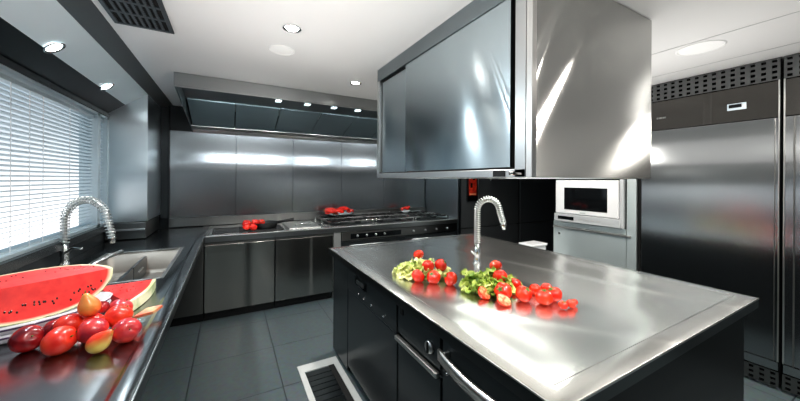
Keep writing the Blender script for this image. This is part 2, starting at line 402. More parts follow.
def smooth(t): t = max(0, min(1, t)); return t*t*(3-2*t)

# island worktop
IX0, IX1, IY0, IY1 = .76, 2.395, .50, 2.655
isl = thing('island_worktop', 'large dished steel worktop of the kitchen island under the hanging cabinet', 'worktop', (0, 0, 0))
def hi(x, y):
    d = min(x-IX0, IX1-x, y-IY0, IY1-y)
    z = 0
    if d < .004: z = -.0015
    if d > .072: z = -.009*smooth((d-.072)/.16)-.001
    z -= .013*math.exp(-((x-1.90)**2+(y-2.0)**2)/.16**2)
    return z
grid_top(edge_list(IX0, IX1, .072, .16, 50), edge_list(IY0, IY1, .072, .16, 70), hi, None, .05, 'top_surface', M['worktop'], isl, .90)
mb = MB()
for x0, x1, y0, y1 in ((IX0-.001, IX0+.02, IY0, IY1), (IX1-.02, IX1+.001, IY0, IY1), (IX0+.02, IX1-.02, IY0-.001, IY0+.02), (IX0+.02, IX1-.02, IY1-.02, IY1+.001)):
    mb.box(x0, x1, y0, y1, .852, .8985)
mb.box(IX0+.02, IX1-.02, IY0+.02, IY1-.02, .852, .86)
mb.out('apron', M['dark_edge'], isl, loc=(0,0,0))
mb = MB(); mb.box(IX0-.0015, IX1+.0015, IY0-.0015, IY0+.001, .892, .8995).box(IX0-.0015, IX0+.001, IY0, IY1, .894, .8995)
mb.out('edge_strip', M['rim'], isl, loc=(0,0,0))
mb = MB(); q = .0715
mb.box(IX0+q, IX0+q+.003, IY0+q, IY1-q, .898, .9001).box(IX1-q-.003, IX1-q, IY0+q, IY1-q, .898, .9001).box(IX0+q, IX1-q, IY0+q, IY0+q+.003, .898, .9001).box(IX0+q, IX1-q, IY1-q-.003, IY1-q, .898, .9001)
mb.out('inner_groove', M['header'], isl, loc=(0,0,0))

# left worktop with sink
LX0, LX1, LY0, LY1 = XW+.004, -.228, -1.2, 4.64
SX0, SX1, SY0, SY1 = -.86, -.36, 2.36, 3.30
lt = thing('sink_worktop', 'long dark steel worktop along the window with an inset sink', 'worktop')
def hl(x, y):
    d = LX1-x
    if d < .003: return -.0015
    if d > .052: return -.009*smooth((d-.052)/.02)
    return 0
xs = sorted(set([LX0, -.95, SX0, -.80, -.7, -.6, -.5, -.42, SX1, -.335, -.30, -.29, LX1-.052, LX1-.058, LX1-.064, LX1-.072, LX1-.02, LX1-.003, LX1]))
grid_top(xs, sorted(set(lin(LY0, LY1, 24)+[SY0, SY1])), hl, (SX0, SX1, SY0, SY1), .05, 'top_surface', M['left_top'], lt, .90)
mb = MB(); mb.box(LX1-.02, LX1+.0005, LY0, 3.757, .85, .8985); mb.out('apron', M['dark_edge'], lt, loc=(0,0,0))
mb = MB(); mb.box(LX1-.002, LX1+.0012, LY0, 3.757, .893, .8995); mb.out('edge_strip', M['satin'], lt, loc=(0,0,0))
def basin(x0, x1, y0, y1, zt, dep, name, mat, parent, r=.05):
    """open rounded basin"""
    def ring(ins, z):
        P = []
        for cx, cy, a0 in ((x1-r, y1-r, 0), (x0+r, y1-r, 90), (x0+r, y0+r, 180), (x1-r, y0+r, 270)):
            for k in range(7):
                a = math.radians(a0+15*k); rr = max(.005, r-ins); sx_, sy_ = cx, cy
                P.append(bm.verts.new((cx+rr*math.cos(a), cy+rr*math.sin(a), z)))
        return P
    bm = bmesh.new(); R = [ring(-.012, zt), ring(0, zt-.004), ring(.002, zt-dep+.03), ring(.012, zt-dep+.008), ring(.03, zt-dep)]
    for a, b in zip(R, R[1:]):
        n = len(a)
        for k in range(n): bm.faces.new((a[k], a[(k+1) % n], b[(k+1) % n], b[k]))
    bm.faces.new(R[-1])
    # flat flange filling the square corners of the cut-out
    m2 = MB(); m2.bm.free(); m2.bm = bm
    o = m2.out(name, mat, parent, smooth=True, loc=(0,0,0))
    for p in o.data.polygons: p.flip()
    return o
basin(SX0+.002, SX1-.002, SY0+.002, SY1-.002, .893, .19, 'sink_basin', M['sink'], lt)
mb = MB()
for x0, x1, y0, y1 in ((SX0-.008, SX0+.010, SY0-.008, SY1+.008), (SX1-.010, SX1+.008, SY0-.008, SY1+.008), (SX0, SX1, SY0-.008, SY0+.010), (SX0, SX1, SY1-.010, SY1+.008)):
    mb.box(x0, x1, y0, y1, .884, .8935)
mb.out('sink_rim', M['satin'], lt, loc=(0,0,0), bevel=.002)
MB().lathe([(0, .712), (.035, .712), (.04, .7085), (.0, .7085)], 20, c=(-.61, 2.83, 0)).out('sink_drain', M['chrome'], lt, smooth=True, loc=(0,0,0))

# cabinets below the window counter
g = 'base cabinets below the sink worktop'
ylist = [(-1.1, .3), (.3, 1.6), (1.6, 2.9), (2.9, 3.74)]
lab = ['dark base cabinet under the near end of the sink worktop', 'dark base cabinet under the sink worktop below the fruit', 'dark base cabinet below the sink', 'dark base cabinet under the sink worktop next to the range corner']
for (y0, y1), l in zip(ylist, lab):
    t = thing('base_cabinet', l, 'cabinet', (-.85, (y0+y1)/2, 0), g)
    box('carcass', M['dark'], XW+.005, -.63, y0+.002, y1-.002, .10, .68, t)
    box('plinth', M['black'], XW+.005, -.68, y0+.002, y1-.002, 0, .10, t)
    box('door', M['dark'], -.63, -.61, y0+.006, y1-.006, .12, .845, t)
    box('handle', M['satin'], -.61, -.60, y0+.1, y0+.25, .78, .79, t)
    box('back_panel', M['dark'], XW+.005, XW+.02, y0+.002, y1-.002, .68, .85, t)

# ------------------------------------------------------------------ cooking range along the back wall
RX0, RX1, RY0, RY1 = -.226, 3.095, 3.76, 4.64
rt = thing('range_worktop', 'long steel cooking worktop against the steel splashback', 'worktop')
def hr(x, y):
    d = min(y-RY0, RX1-x)
    if d < .003: return -.0015
    if d > .07: return -.006*smooth((d-.07)/.02)
    return 0
ys = sorted(set([RY0, RY0+.003, RY0+.03, RY0+.069, RY0+.075, RY0+.081, RY0+.09]+lin(RY0+.09, RY1, 8)))
xs = sorted(set(lin(RX0, RX1-.09, 14)+[RX1-.09, RX1-.08, RX1-.07, RX1-.003, RX1]))
grid_top(xs, ys, hr, None, .05, 'top_surface', M['worktop'], rt, .90)
box('apron', M['hood'], RX0, RX1, RY0-.0015, RY0+.02, .835, .8985, rt)
box('edge_strip', M['spring'], RX0, RX1, RY0-.003, RY0, .889, .8995, rt)
# fronts
def range_cab(x0, x1, label, doors, mat='steel_streak'):
    t = thing('range_cabinet', label, 'cabinet', ((x0+x1)/2, 4.1, 0), 'base cabinets below the range worktop')
    box('carcass', M['dark'], x0+.001, x1-.001, RY0+.045, RY1, .10, .832, t)
    box('plinth', M['black'], x0+.001, x1-.001, RY0+.07, RY1, 0, .10, t)
    for a, b in doors:
        box('door', M[mat], a+.003, b-.003, RY0+.022, RY0+.043, .095, .80, t, bevel=.004)
    box('top_rail', M['header'], x0+.001, x1-.001, RY0+.024, RY0+.043, .803, .834, t)
    return t
ct = range_cab(-.60, -.235, 'dark corner cabinet where the range meets the sink worktop', [(-.60, -.235)], 'header')
box('door_knob', M['chrome'], -.33, -.31, RY0+.012, RY0+.022, .62, .64, ct)
range_cab(-.232, .455, 'steel range cabinet nearest the corner with a soft vertical glow', [(-.232, .455)])
range_cab(.458, 1.138, 'steel range cabinet in the middle beside the oven post', [(.458, 1.138)])
pt = tag(box('range_post', M['spring'], 1.142, 1.232, RY0+.015, RY0+.1, .0, .834), 'narrow bright steel post between range cabinets and oven', 'post')
ov = thing('range_oven', 'wide dark range oven below the gas burners', 'oven', (2.15, 4.1, 0))
box('body', M['dark'], 1.236, 3.09, RY0+.045, RY1, .10, .832, ov)
box('plinth', M['black'], 1.236, 3.09, RY0+.07, RY1, 0, .10, ov)
box('control_panel', M['header'], 1.24, 3.086, RY0+.010, RY0+.043, .715, .832, ov, bevel=.003)
box('control_slot', M['screen'], 1.36, 2.1, RY0+.004, RY0+.012, .735, .80, ov)
for i in range(2): box('oven_door', M['dark'], 1.24+i*.925, 2.16+i*.925, RY0+.02, RY0+.043, .13, .70, ov, bevel=.003)
for i in range(2): MB().tube([(1.34+i*.925, RY0-.012, .65), (2.06+i*.925, RY0-.012, .65)], .011, 10).out('oven_handle', M['satin'], ov, smooth=True, loc=(-2.15, -4.1, 0))
for x in (1.45, 1.58, 1.71, 1.84, 2.3, 2.5, 2.7, 2.9):
    o = MB().tube([(0, 0, 0), (0, -.022, 0)], [.016, .013], 12).out('control_knob', M['satin'], ov, smooth=True, loc=(x-2.15, RY0+.008-4.1, .768))

# black griddle plate and steel fryer lid set in the range worktop
gp = thing('griddle_plate', 'black griddle plate set in the range worktop nearest the corner', 'griddle', (.0, 4.1, .894))
box('plate', M['black'], -.17, .16, RY0+.10, 4.3, .8945, .904, gp)
box('frame', M['satin'], -.19, .18, RY0+.085, 4.32, .8942, .8985, gp)
fl = thing('fryer_lid', 'bright steel fryer lid between the black pan and the burner grates', 'lid', (.82, 4.1, .894))
box('lid_plate', M['rim'], .62, 1.00, RY0+.09, 4.45, .8945, .912, fl, bevel=.006)
MB().tube([(.72-.82, 4.0-4.1, .918-.894), (.72-.82, 4.0-4.1, .94-.894), (.90-.82, 4.0-4.1, .94-.894), (.90-.82, 4.0-4.1, .918-.894)], .006, 8).out('lid_handle', M['chrome'], fl, loc=(0,0,0), smooth=True)

# burner grates
def make_grate(loc, label):
    t = thing('burner_grate', label, 'burner', loc, 'gas burners with raised steel grates')
    w, d, h = .30, .19, .055
    mb = MB()
    for x in (-w, w): mb.box(x-.006, x+.006, -d, d, h-.008, h+.004)
    for y in (-d, d): mb.box(-w, w, y-.006, y+.006, h-.008, h+.004)
    for x in (-w, w):
        for y in (-d, d): mb.box(x-.007, x+.007, y-.007, y+.007, 0, h-.006)
    mb.out('grate_frame', M['chrome'], t, loc=(0,0,0), bevel=.002)
    mb = MB()
    for c in (-.15, .15):
        for k in range(8):
            a = k*PI/4; mb.tube([(c+.035*math.cos(a), .035*math.sin(a), h-.002), (c+.125*math.cos(a), .125*math.sin(a), h-.002)], .005, 6)
    mb.tube([(0, -d, h-.002), (0, d, h-.002)], .005, 6).tube([(-w, 0, h-.002), (w, 0, h-.002)], .004, 6)
    mb.out('grate_bars', M['iron'], t, loc=(0,0,0))
    for c in (-.15, .15):
        MB().lathe([(0, .022), (.03, .022), (.045, .014), (.05, 0), (0, 0)], 20, c=(c, 0, .002)).out('burner_head', M['iron'], t, smooth=True, loc=(0,0,0))
    MB().box(-w+.01, w-.01, -d+.012, d-.012, .0, .004).out('spill_tray', M['dark_edge'], t, loc=(0,0,0))
    return t
g0 = make_grate((1.42, 4.065, .8945), 'left front burner grate in front of the bowl of red chillies')
copy_thing(g0, (1.42, 4.455, .8945), 'left rear burner grate carrying the steel bowl of red chillies')
copy_thing(g0, (2.06, 4.065, .8945), 'empty middle burner grate in the front row')
copy_thing(g0, (2.06, 4.455, .8945), 'middle burner grate in the rear row against the splashback')
copy_thing(g0, (2.70, 4.065, .8945), 'front burner grate at the right end of the range')
copy_thing(g0, (2.70, 4.455, .8945), 'rear burner grate at the right end carrying the small dish')

# ------------------------------------------------------------------ extractor hood
hd = thing('extractor_hood', 'long steel extractor hood over the cooking range', 'hood', (0, 0, 0))
HX0, HX1, HY0 = -.42, 3.08, 3.20
MB().box(HX0, HX1, HY0, HY0+.012, 2.287, 2.398).out('fascia', M['hood'], hd, loc=(0,0,0), bevel=.002)
MB().box(HX0, HX1, HY0+.012, HY0+.03, 2.28, 2.292).out('lip', M['satin'], hd, loc=(0,0,0))
for x in (HX0, HX1-.012):
    MB().prism([(HY0+.012, 2.287), (HY0+.012, 2.398), (4.665, 2.398), (4.665, 2.10)], x, x+.012, 'x').out('side_panel', M['hood_in'], hd, loc=(0,0,0))
MB().prism([(HY0+.03, 2.392), (HY0+.03, 2.397), (3.86, 2.397), (3.86, 2.335), (3.84, 2.335)], HX0+.012, HX1-.012, 'x').out('inner_baffle', M['hood_in'], hd, loc=(0,0,0))
fx = [-.40, .05, .52, 1.00, 1.46, 1.92, 2.38, 2.84, 3.06]
for i in range(len(fx)-1):
    MB().prism([(3.87, 2.322), (3.87, 2.335), (4.47, 2.150), (4.47, 2.135)], fx[i]+.004, fx[i+1]-.004, 'x').out('grease_filter', M['filter'], hd, loc=(0,0,0), bevel=.002)
MB().prism([(4.46, 2.13), (4.46, 2.16), (4.665, 2.16), (4.665, 2.085), (4.64, 2.085), (4.63, 2.12)], HX0+.012, HX1-.012, 'x').out('gutter', M['hood'], hd, loc=(0,0,0), bevel=.002)
for x in (.46, .77, 1.08, 1.38, 1.9, 2.4):
    MB().box(x-.028, x+.028, 3.56, 3.64, 2.342, 2.354).out('hood_light', M['hood_glow'], hd, loc=(0,0,0), bevel=.002)

for i, x in enumerate((-.05, .55, 1.4, 2.4)):
    L = bpy.data.lights.new('hood_lamp', 'AREA'); L.shape = 'RECTANGLE'; L.size = .4; L.size_y = .05; L.energy = 7; L.color = (.9, .97, 1)
    lo = bpy.data.objects.new('hood_lamp', L); C.objects.link(lo); lo.parent = hd; lo.location = (x, 3.45, 2.37); lo.rotation_euler = (math.radians(25), 0, 0)

# ------------------------------------------------------------------ hanging cabinet above the island
KX0, KX1, KY0, KY1, KZ0, KZ1 = 1.06, 2.055, .83, 2.32, 1.512, 2.398
hc = thing('hanging_cabinet', 'large steel cabinet with sliding doors hung above the island', 'cabinet', (0, 0, 0))
def hb(n, m, x0, x1, y0, y1, z0, z1, bv=.002): return box(n, M[m], x0, x1, y0, y1, z0, z1, hc, bevel=bv)
hb('body', 'satin', KX0+.05, KX1-.004, KY0+.006, KY1, KZ0+.062, KZ1)
hb('skirt', 'satin', KX1-.024, KX1-.004, KY0+.006, KY1, KZ0, KZ0+.062)
hb('skirt', 'satin', KX0+.05, KX1-.024, KY1-.02, KY1, KZ0, KZ0+.062)
hb('skirt', 'satin', KX0+.05, KX1-.024, KY0+.006, KY0+.026, KZ0, KZ0+.062)
# slightly bellied near side panel
mb = MB(); nx, nz = 24, 24
V = {}
for i in range(nx+1):
    for j in range(nz+1):
        u, v = i/nx, j/nz
        V[i, j] = mb.bm.verts.new((-.5*(KX1-KX0-.03)+u*(KX1-KX0-.03), -.004*math.sin(PI*u)*math.sin(PI*v), (v-.5)*(KZ1-KZ0-.004)))
for i in range(nx):
    for j in range(nz): mb.bm.faces.new((V[i,j], V[i+1,j], V[i+1,j+1], V[i,j+1]))
o = mb.out('side_panel', M['cabinet_side'], hc, smooth=True, loc=((KX0+KX1)/2+.015, KY0+.002, (KZ0+KZ1)/2))
hb('top_rail', 'rail', KX0, KX0+.05, KY0+.03, KY1, 2.30, KZ1)
hb('bottom_rail', 'satin', KX0, KX0+.05, KY0+.03, KY1, KZ0, 1.548)
hb('end_post', 'satin', KX0, KX0+.05, KY1-.04, KY1, 1.548, 2.30)
hb('end_post', 'satin', KX0, KX0+.05, KY0+.03, KY0+.085, KZ0+.001, KZ1-.001)
hb('corner_post', 'rim', KX0, KX0+.03, KY0, KY0+.028, KZ0, KZ1)
hb('door_gap', 'rubber', KX0+.03, KX0+.05, KY0+.085, KY1-.04, 1.548, 2.30, 0)
hb('track', 'rubber', KX0+.006, KX0+.03, KY0+.085, KY1-.04, 1.548, 1.556, 0)
hb('sliding_door', 'slide_front', KX0+.006, KX0+.02, KY0+.115, 1.865, 1.557, 2.298, .001)
hb('sliding_door', 'sliding_door', KX0+.024, KX0+.034, 1.80, KY1-.05, 1.557, 2.285, .001)
hb('switch', 'black', KX0-.004, KX0, .965, 1.035, 1.516, 1.544, .001)
MB().tube([(KX0, .92, 1.531), (KX0-.02, .92, 1.531)], .009, 12).out('knob', M['chrome'], hc, smooth=True, loc=(0,0,0))
MB().tube([(KX0-.008, .90, 1.531), (KX0-.012, .87, 1.527)], .004, 8).out('latch', M['chrome'], hc, smooth=True, loc=(0,0,0))
hb('underside', 'white', KX0+.055, KX1-.03, KY0+.03, KY1-.025, KZ0+.055, KZ0+.0615, .001)
ul = hb('under_light', 'disc', 1.735, 1.825, 1.12, 2.10, KZ0+.034, KZ0+.0545, .004)
tb = MB().tube([(0, -.46, 0), (0, .46, 0)], .011, 12).out('tube', M['tube_glow'], ul, smooth=True, loc=(0, 0, -.020))
Lm = bpy.data.lights.new('under_lamp', 'AREA'); Lm.shape = 'RECTANGLE'; Lm.size = .05; Lm.size_y = .92; Lm.energy = 3; Lm.color = (.95, 1, .95)
lo = bpy.data.objects.new('under_lamp', Lm); C.objects.link(lo); lo.parent = hc; lo.location = (1.78, 1.61, KZ0+.008)
MB().box(KX0-.006, KX0+.05, KY0, KY1, 2.3985, 2.3998).out('ceiling_trim', M['white'], hc, loc=(0,0,0))

# ------------------------------------------------------------------ island base units
def unit(name, label, y0, y1, cat='cabinet'):
    t = thing(name, label, cat, (1.2, (y0+y1)/2, 0))
    box('carcass', M['dark'], .822, 1.55, y0+.001, y1-.001, .06, .851, t)
    box('plinth', M['black'], .86, 1.55, y0+.001, y1-.001, 0, .06, t)
    return t
t = unit('island_cabinet', 'plain dark end cabinet of the island nearest the range', 2.275, 2.635)
box('end_panel', M['dark'], .80, 1.55, 2.636, 2.65, .02, .851, t)
box('door', M['dark'], .80, .82, 2.278, 2.632, .03, .845, t, bevel=.003)
t = unit('dishwasher', 'dark built-in dishwasher with three small buttons in the island', 1.47, 2.27, 'dishwasher')
box('door', M['dark'], .80, .82, 1.475, 2.265, .07, .655, t, bevel=.003)
box('control_panel', M['dark'], .795, .82, 1.475, 2.265, .662, .845, t, bevel=.003)
box('grip', M['satin'], .785, .796, 1.93, 2.06, .765, .79, t)
box('display', M['screen'], .791, .796, 1.89, 2.10, .75, .81, t)
for y in (2.02, 1.93, 1.80, 1.62): MB().tube([(0,0,0), (-.008,0,0)], .007, 10).out('button', M['chrome'], t, smooth=True, loc=(.795-1.2, y-1.87, .70))
t = unit('island_drawer_unit', 'dark island drawer unit with a round gauge and a pale bar handle', 1.075, 1.465)
box('drawer', M['dark'], .797, .82, 1.08, 1.46, .68, .845, t, bevel=.003)
dr = [o for o in t.children if o.name.startswith('drawer')][0]
ga = MB().tube([(0,0,0), (-.012,0,0)], [.03, .027], 20).out('gauge', M['satin'], t, smooth=True, loc=(.797-1.2, 1.155-1.27, .745))
MB().box(-.018, -.012, -.004, .004, -.024, .024).out('gauge_needle', M['black'], ga, loc=(0,0,0))
box('latch', M['rubber'], .792, .797, 1.40, 1.43, .79, .83, t)
box('door', M['dark'], .80, .82, 1.08, 1.46, .07, .64, t, bevel=.003)
box('handle', M['rim'], .775, .80, 1.08, 1.46, .645, .668, t, bevel=.004)
t = unit('warming_unit', 'dark island unit nearest the viewer with a wide curved steel handle', .555, 1.07)
box('door', M['dark'], .80, .82, .56, 1.065, .07, .845, t, bevel=.003)
mb = MB(); P = []
for k in range(17):
    u = k/16; P.append((.768-.028*math.sin(PI*u), .57+u*.47))
for a, b in zip(P, P[1:]):
    v = [mb.bm.verts.new((p[0], p[1], z)) for p in (a, b) for z in (.755, .80)]
    mb.bm.faces.new((v[0], v[1], v[3], v[2]))
bmesh.ops.remove_doubles(mb.bm, verts=mb.bm.verts, dist=1e-5)
o = mb.out('handle', M['rim'], t, smooth=True, loc=(-1.2, -.8125, 0)); o.modifiers.new('s', 'SOLIDIFY').thickness = .012
for y in (.59, 1.02): box('handle_bracket', M['rim'], .772, .80, y-.008, y+.008, .765, .79, t)
MB().tube([(0,0,0), (-.03,0,0)], .006, 10).out('knob', M['chrome'], t, smooth=True, loc=(.80-1.2, 1.0-.8125, .715))
t = thing('island_rear_cabinet', 'dark cabinet block of the island on the fridge side', 'cabinet', (1.95, 1.6, 0))
box('carcass', M['dark'], 1.551, 2.31, .555, 2.65, .06, .851, t)
box('plinth', M['black'], 1.551, 2.27, .60, 2.6, 0, .06, t)
for i in range(4): box('door', M['dark'], 2.311, 2.33, .56+i*.522, 1.076+i*.522, .08, .845, t, bevel=.003)
box('end_panel', M['end_dark'], .80, 2.33, .535, .553, .02, .851, t)

# floor drain beside the island
t = thing('floor_drain', 'pale framed floor drain beside the island with dark grating', 'drain', (.6, 1.9, 0))
mb = MB()
mb.box(.475, .515, 1.1, 2.54, .0, .006).box(.515, .79, 2.44, 2.54, .0, .006).box(.745, .79, 1.1, 2.44, .0, .006)
mb.out('frame', M['drain_frame'], t, loc=(-.6, -1.9, 0))
mb = MB()
for k in range(22): mb.box(.518, .742, 1.11+k*.06, 1.163+k*.06, .0, .005)
mb.out('grating', M['dark_edge'], t, loc=(-.6, -1.9, 0))
box('slot', M['rubber'], .70, .742, 1.1, 2.44, .005, .0065, t, 0)

# ------------------------------------------------------------------ refrigerators and oven housing
FX = 3.46
def perforated(parent, y0, y1, z0, z1, rows, name):
    mb = MB(); n = max(1, round((y1-y0)/.052)); p = (y1-y0)/n; q = (z1-z0)/rows
    for k in range(n+1): y = y0+k*p; mb.box(FX-.004, FX, max(y0, y-p*.27), min(y1, y+p*.27), z0, z1)
    for k in range(rows+1): z = z0+k*q; mb.box(FX-.0045, FX-.0005, y0, y1, max(z0, z-q*.25), min(z1, z+q*.25))
    o = mb.out(name, M['grille'], parent, loc=tuple(-c for c in parent.location))
    return o
def fridge(y0, y1, label, handle_side):
    t = thing('refrigerator', label, 'refrigerator', (FX+.35, (y0+y1)/2, 0), 'tall steel refrigerators on the right')
    box('body', M['black'], FX+.045, FX+.72, y0+.004, y1-.004, .02, 2.396, t, 0)
    box('door', M['fridge'], FX, FX+.044, y0+.008, y1-.006, .205, 1.965, t, bevel=.004)
    box('header_panel', M['fridge_head'], FX+.002, FX+.044, y0+.008, y1-.006, 1.973, 2.232, t, bevel=.002)
    box('lower_panel', M['fridge'], FX+.004, FX+.044, y0+.008, y1-.006, .135, .198, t)
    perforated(t, y0+.004, y1-.004, 2.238, 2.396, 4, 'top_grille')
    perforated(t, y0+.004, y1-.004, .02, .13, 3, 'bottom_grille')
    return t
f1 = fridge(.620, 1.483, 'tall steel refrigerator with a small control display beside the oven tower', 1)
dp = box('control_display', M['display'], FX-.003, FX+.002, .79, .895, 2.06, 2.112, f1, bevel=.002)
box('display_window', M['screen'], FX-.005, FX-.003, .815, .885, 2.078, 2.104, f1, 0)
for k in range(4): box('display_key', M['white'], FX-.0055, FX-.003, .792+k*.006, .796+k*.006, 2.075, 2.10, f1, 0)
mb = MB()
for k, w in enumerate((.010, .008, .012, .007, .010)): mb.box(FX-.0015, FX+.002, 1.29+k*.014, 1.29+k*.014+w, 2.072, 2.086)
mb.out('badge', M['satin'], f1, loc=tuple(-c for c in f1.location))
box('edge_trim', M['rim'], FX-.010, FX, .624, .632, .205, 2.236, f1)
box('edge_trim', M['header'], FX-.005, FX, .645, .650, .205, 1.965, f1)
f2 = fridge(-.30, .612, 'tall steel refrigerator cut off by the right edge of the view', 0)
box('edge_trim', M['rim'], FX-.010, FX, .600, .608, .205, 2.236, f2)
box('edge_trim', M['header'], FX-.010, FX, .555, .562, .205, 1.965, f2)
f3 = fridge(-1.25, -.32, 'third tall steel refrigerator at the near end of the row', 0)
tag(box('filler_panel', M['rubber'], FX+.02, FX+.5, 1.487, 1.512, 0, 2.39), 'black filler strip between the oven tower and the refrigerator', 'panel')

ot = thing('oven_tower', 'tall steel oven tower beside the refrigerators', 'cabinet', (FX+.35, 1.95, 0))
def ob(n, m, y0, y1, z0, z1, x0=0, x1=.044, bv=.003, par=ot): return box(n, M[m], FX+x0, FX+x1, y0, y1, z0, z1, par, bevel=bv)
box('carcass', M['dark'], FX+.045, FX+.68, 1.516, 2.396, .02, 2.396, ot, 0)
ob('side_frame', 'tower', 1.516, 1.600, .02, 2.39)
ob('drawer_front', 'tower', 1.605, 2.392, .55, .935)
ob('drawer_front', 'sliding_door', 1.605, 2.392, .05, .54)
ob('drawer_rail', 'rim', 1.56, 2.394, .938, .958, -.012, .03)
ob('lower_frame', 'tower', 1.605, 2.392, .962, 1.015)
ob('upper_door', 'steel', 1.605, 2.392, 1.54, 2.39)
ob('drawer_lock', 'chrome', 2.30, 2.325, .86, .88, -.004, 0)
mw = thing('microwave_oven', 'pale silver built-in microwave with a dark glass window', 'microwave', (FX+.2, 1.99, 1.02))
ob('body', 'black', 1.66, 2.34, 1.065, 1.51, .03, .04, 0, mw)
ob('door', 'white', 1.66, 2.345, 1.118, 1.505, -.03, .03, .006, mw)
ob('window', 'screen', 1.765, 2.235, 1.168, 1.42, -.033, -.03, .001, mw)
ob('control_strip', 'oven_face', 1.64, 2.36, 1.022, 1.112, -.034, .03, .004, mw)
ob('control_display', 'screen', 2.12, 2.31, 1.048, 1.085, -.036, -.034, .001, mw)
for k in range(4): ob('button', 'rim', 2.02-k*.06, 2.045-k*.06, 1.060, 1.072, -.037, -.034, .001, mw)
ob('badge', 'satin', 1.99, 2.05, 1.135, 1.146, -.031, -.03, 0, mw)
ob('trim_frame', 'oven_face', 1.62, 1.655, 1.02, 1.515, -.02, .03, .003, mw)

wb = thing('waste_bin', 'white lidded bin standing behind the island beside the oven tower', 'bin', (3.26, 2.52, 0))
box('body', M['white'], 3.13, 3.40, 2.44, 2.62, 0, .70, wb, bevel=.015)
box('lid', M['white'], 3.12, 3.41, 2.43, 2.63, .702, .735, wb, bevel=.01)

# dark tall units at the end of the passage
def tall(x0, x1, label):
    t = thing('tall_cabinet', label, 'cabinet', ((x0+x1)/2, 4.2, 0), 'dark tall cabinets behind the island')
    box('carcass', M['rubber'], x0, x1, 3.80, 4.69, 0, 2.395, t, 0)
    box('upper_door', M['dark_tall'], x0+.03, x1-.02, 3.76, 3.80, .742, 2.38, t)
    box('lower_door', M['dark_tall'], x0+.03, x1-.02, 3.76, 3.80, .05, .728, t)
    return t
t1 = tall(3.135, 4.48, 'dark tall cabinet behind the island faucet with a small red panel')
box('frame_strip', M['dark_edge'], 3.136, 3.16, 3.755, 3.80, 0, 2.38, t1)
MB().tube([(0,0,0), (0,-.03,0)], .018, 12).out('knob', M['chrome'], t1, smooth=True, loc=(3.78-(3.135+4.48)/2, 3.76-4.2, 1.50))  # chrome stud standing in for a small bright reflection on the door
tall(4.485, 5.59, 'dark tall cabinet between the faucet and the oven tower')
rp = thing('framed_panel', 'small framed red panel on the dark tall cabinet', 'panel', (3.39, 3.755, 1.18))
box('frame', M['dark_edge'], 3.27, 3.51, 3.738, 3.757, 1.17, 1.62, rp)
box('trim', M['satin'], 3.49, 3.51, 3.733, 3.738, 1.17, 1.62, rp)
box('red_plate', M['red_panel'], 3.30, 3.46, 3.733, 3.738, 1.25, 1.60, rp)
for z in (1.50, 1.38): box('black_mark', M['black'], 3.33+(.05 if z > 1.4 else 0), 3.37+(.05 if z > 1.4 else 0), 3.730, 3.733, z, z+.07, rp)
box('pale_label', M['peel'], 3.31, 3.45, 3.730, 3.733, 1.262, 1.29, rp)

# ------------------------------------------------------------------ ceiling fittings
def downlight(loc, label, mat, energy, tilt=0, col=(1, .95, .88), size=.07, grp='recessed ceiling downlights'):
    tilt = tilt
    t = thing('downlight', label, 'light', loc, grp); t.rotation_euler = (0, tilt, 0)
    MB().lathe([(.052, -.001), (.054, -.006), (.046, -.008), (.036, -.002), (.036, .0)], 28).out('rim', M['chrome'], t, smooth=True, loc=(0,0,0))
    MB().lathe([(0, -.003), (.035, -.003), (.036, -.001), (0, -.0005)], 24).out('lens', M[mat], t, smooth=True, loc=(0,0,0))
    L = bpy.data.lights.new('downlight_lamp', 'AREA'); L.shape = 'DISK'; L.size = size; L.energy = energy; L.color = col; L.spread = math.radians(130)
    lo = bpy.data.objects.new('lamp', L); C.objects.link(lo); lo.parent = t; lo.location = (0, 0, -.012)
    return t
downlight((.319, 1.925, ZC), 'ceiling downlight nearer the viewer, left of the hanging cabinet', 'glow', 16)
downlight((1.02, 2.72, ZC), 'ceiling downlight close to the far corner of the hanging cabinet', 'glow', 16)
downlight((.319, .3, ZC), 'ceiling downlight above the near aisle, overhead', 'glow', 14)
downlight((1.6, .15, ZC), 'ceiling downlight near the side of the hanging cabinet, overhead', 'glow', 20)
downlight((2.75, 1.9, ZC), 'ceiling downlight between the hanging cabinet and the oven tower', 'glow', 14)
downlight((3.05, .40, ZC), 'ceiling downlight added above the near refrigerators for side panel glare', 'glow', 22)  # out-of-view lamp added to put glare on the hanging cabinet side
downlight((1.2, -1.0, ZC), 'ceiling downlight behind the viewer', 'glow', 14)
downlight((2.9, 3.2, ZC), 'ceiling downlight near the right end of the hood', 'glow', 10)
tl = math.atan2(.232, .308)
for y, l in ((1.75, 'near'), (2.47, 'middle'), (3.33, 'far')):
    xx = -.885; zz = 2.125+(xx-XW)*(.232/.313)-.004
    downlight((xx, y+.03, zz), 'soffit downlight above the window, the %s one' % l, 'glow_cool', 5, -tl, (.85, .95, 1), .06, 'downlights in the window soffit')
def disc(x, y, r, label):
    t = thing('ceiling_speaker', label, 'speaker', (x, y, ZC))
    MB().lathe([(r, -.0005), (r, -.005), (r*.93, -.007), (r*.9, -.004), (r*.9, -.0005)], 40).out('ring', M['disc'], t, smooth=True, loc=(0,0,0))
    MB().lathe([(0, -.006), (r*.6, -.0055), (r*.89, -.004)], 40).out('cover', M['disc'], t, smooth=True, loc=(0,0,0))
disc(.313, 2.287, .085, 'small white round ceiling speaker next to the near downlight')
disc(2.771, .848, .125, 'large white round ceiling speaker in front of the refrigerators')
v = thing('air_vent', 'dark slotted air vent in the ceiling by the window fascia', 'vent', (-.445, 1.97, ZC))
MB().box(-.135, .135, -.37, .37, -.0035, -.0006).out('backing', M['rubber'], v, loc=(0,0,0))
mb = MB()
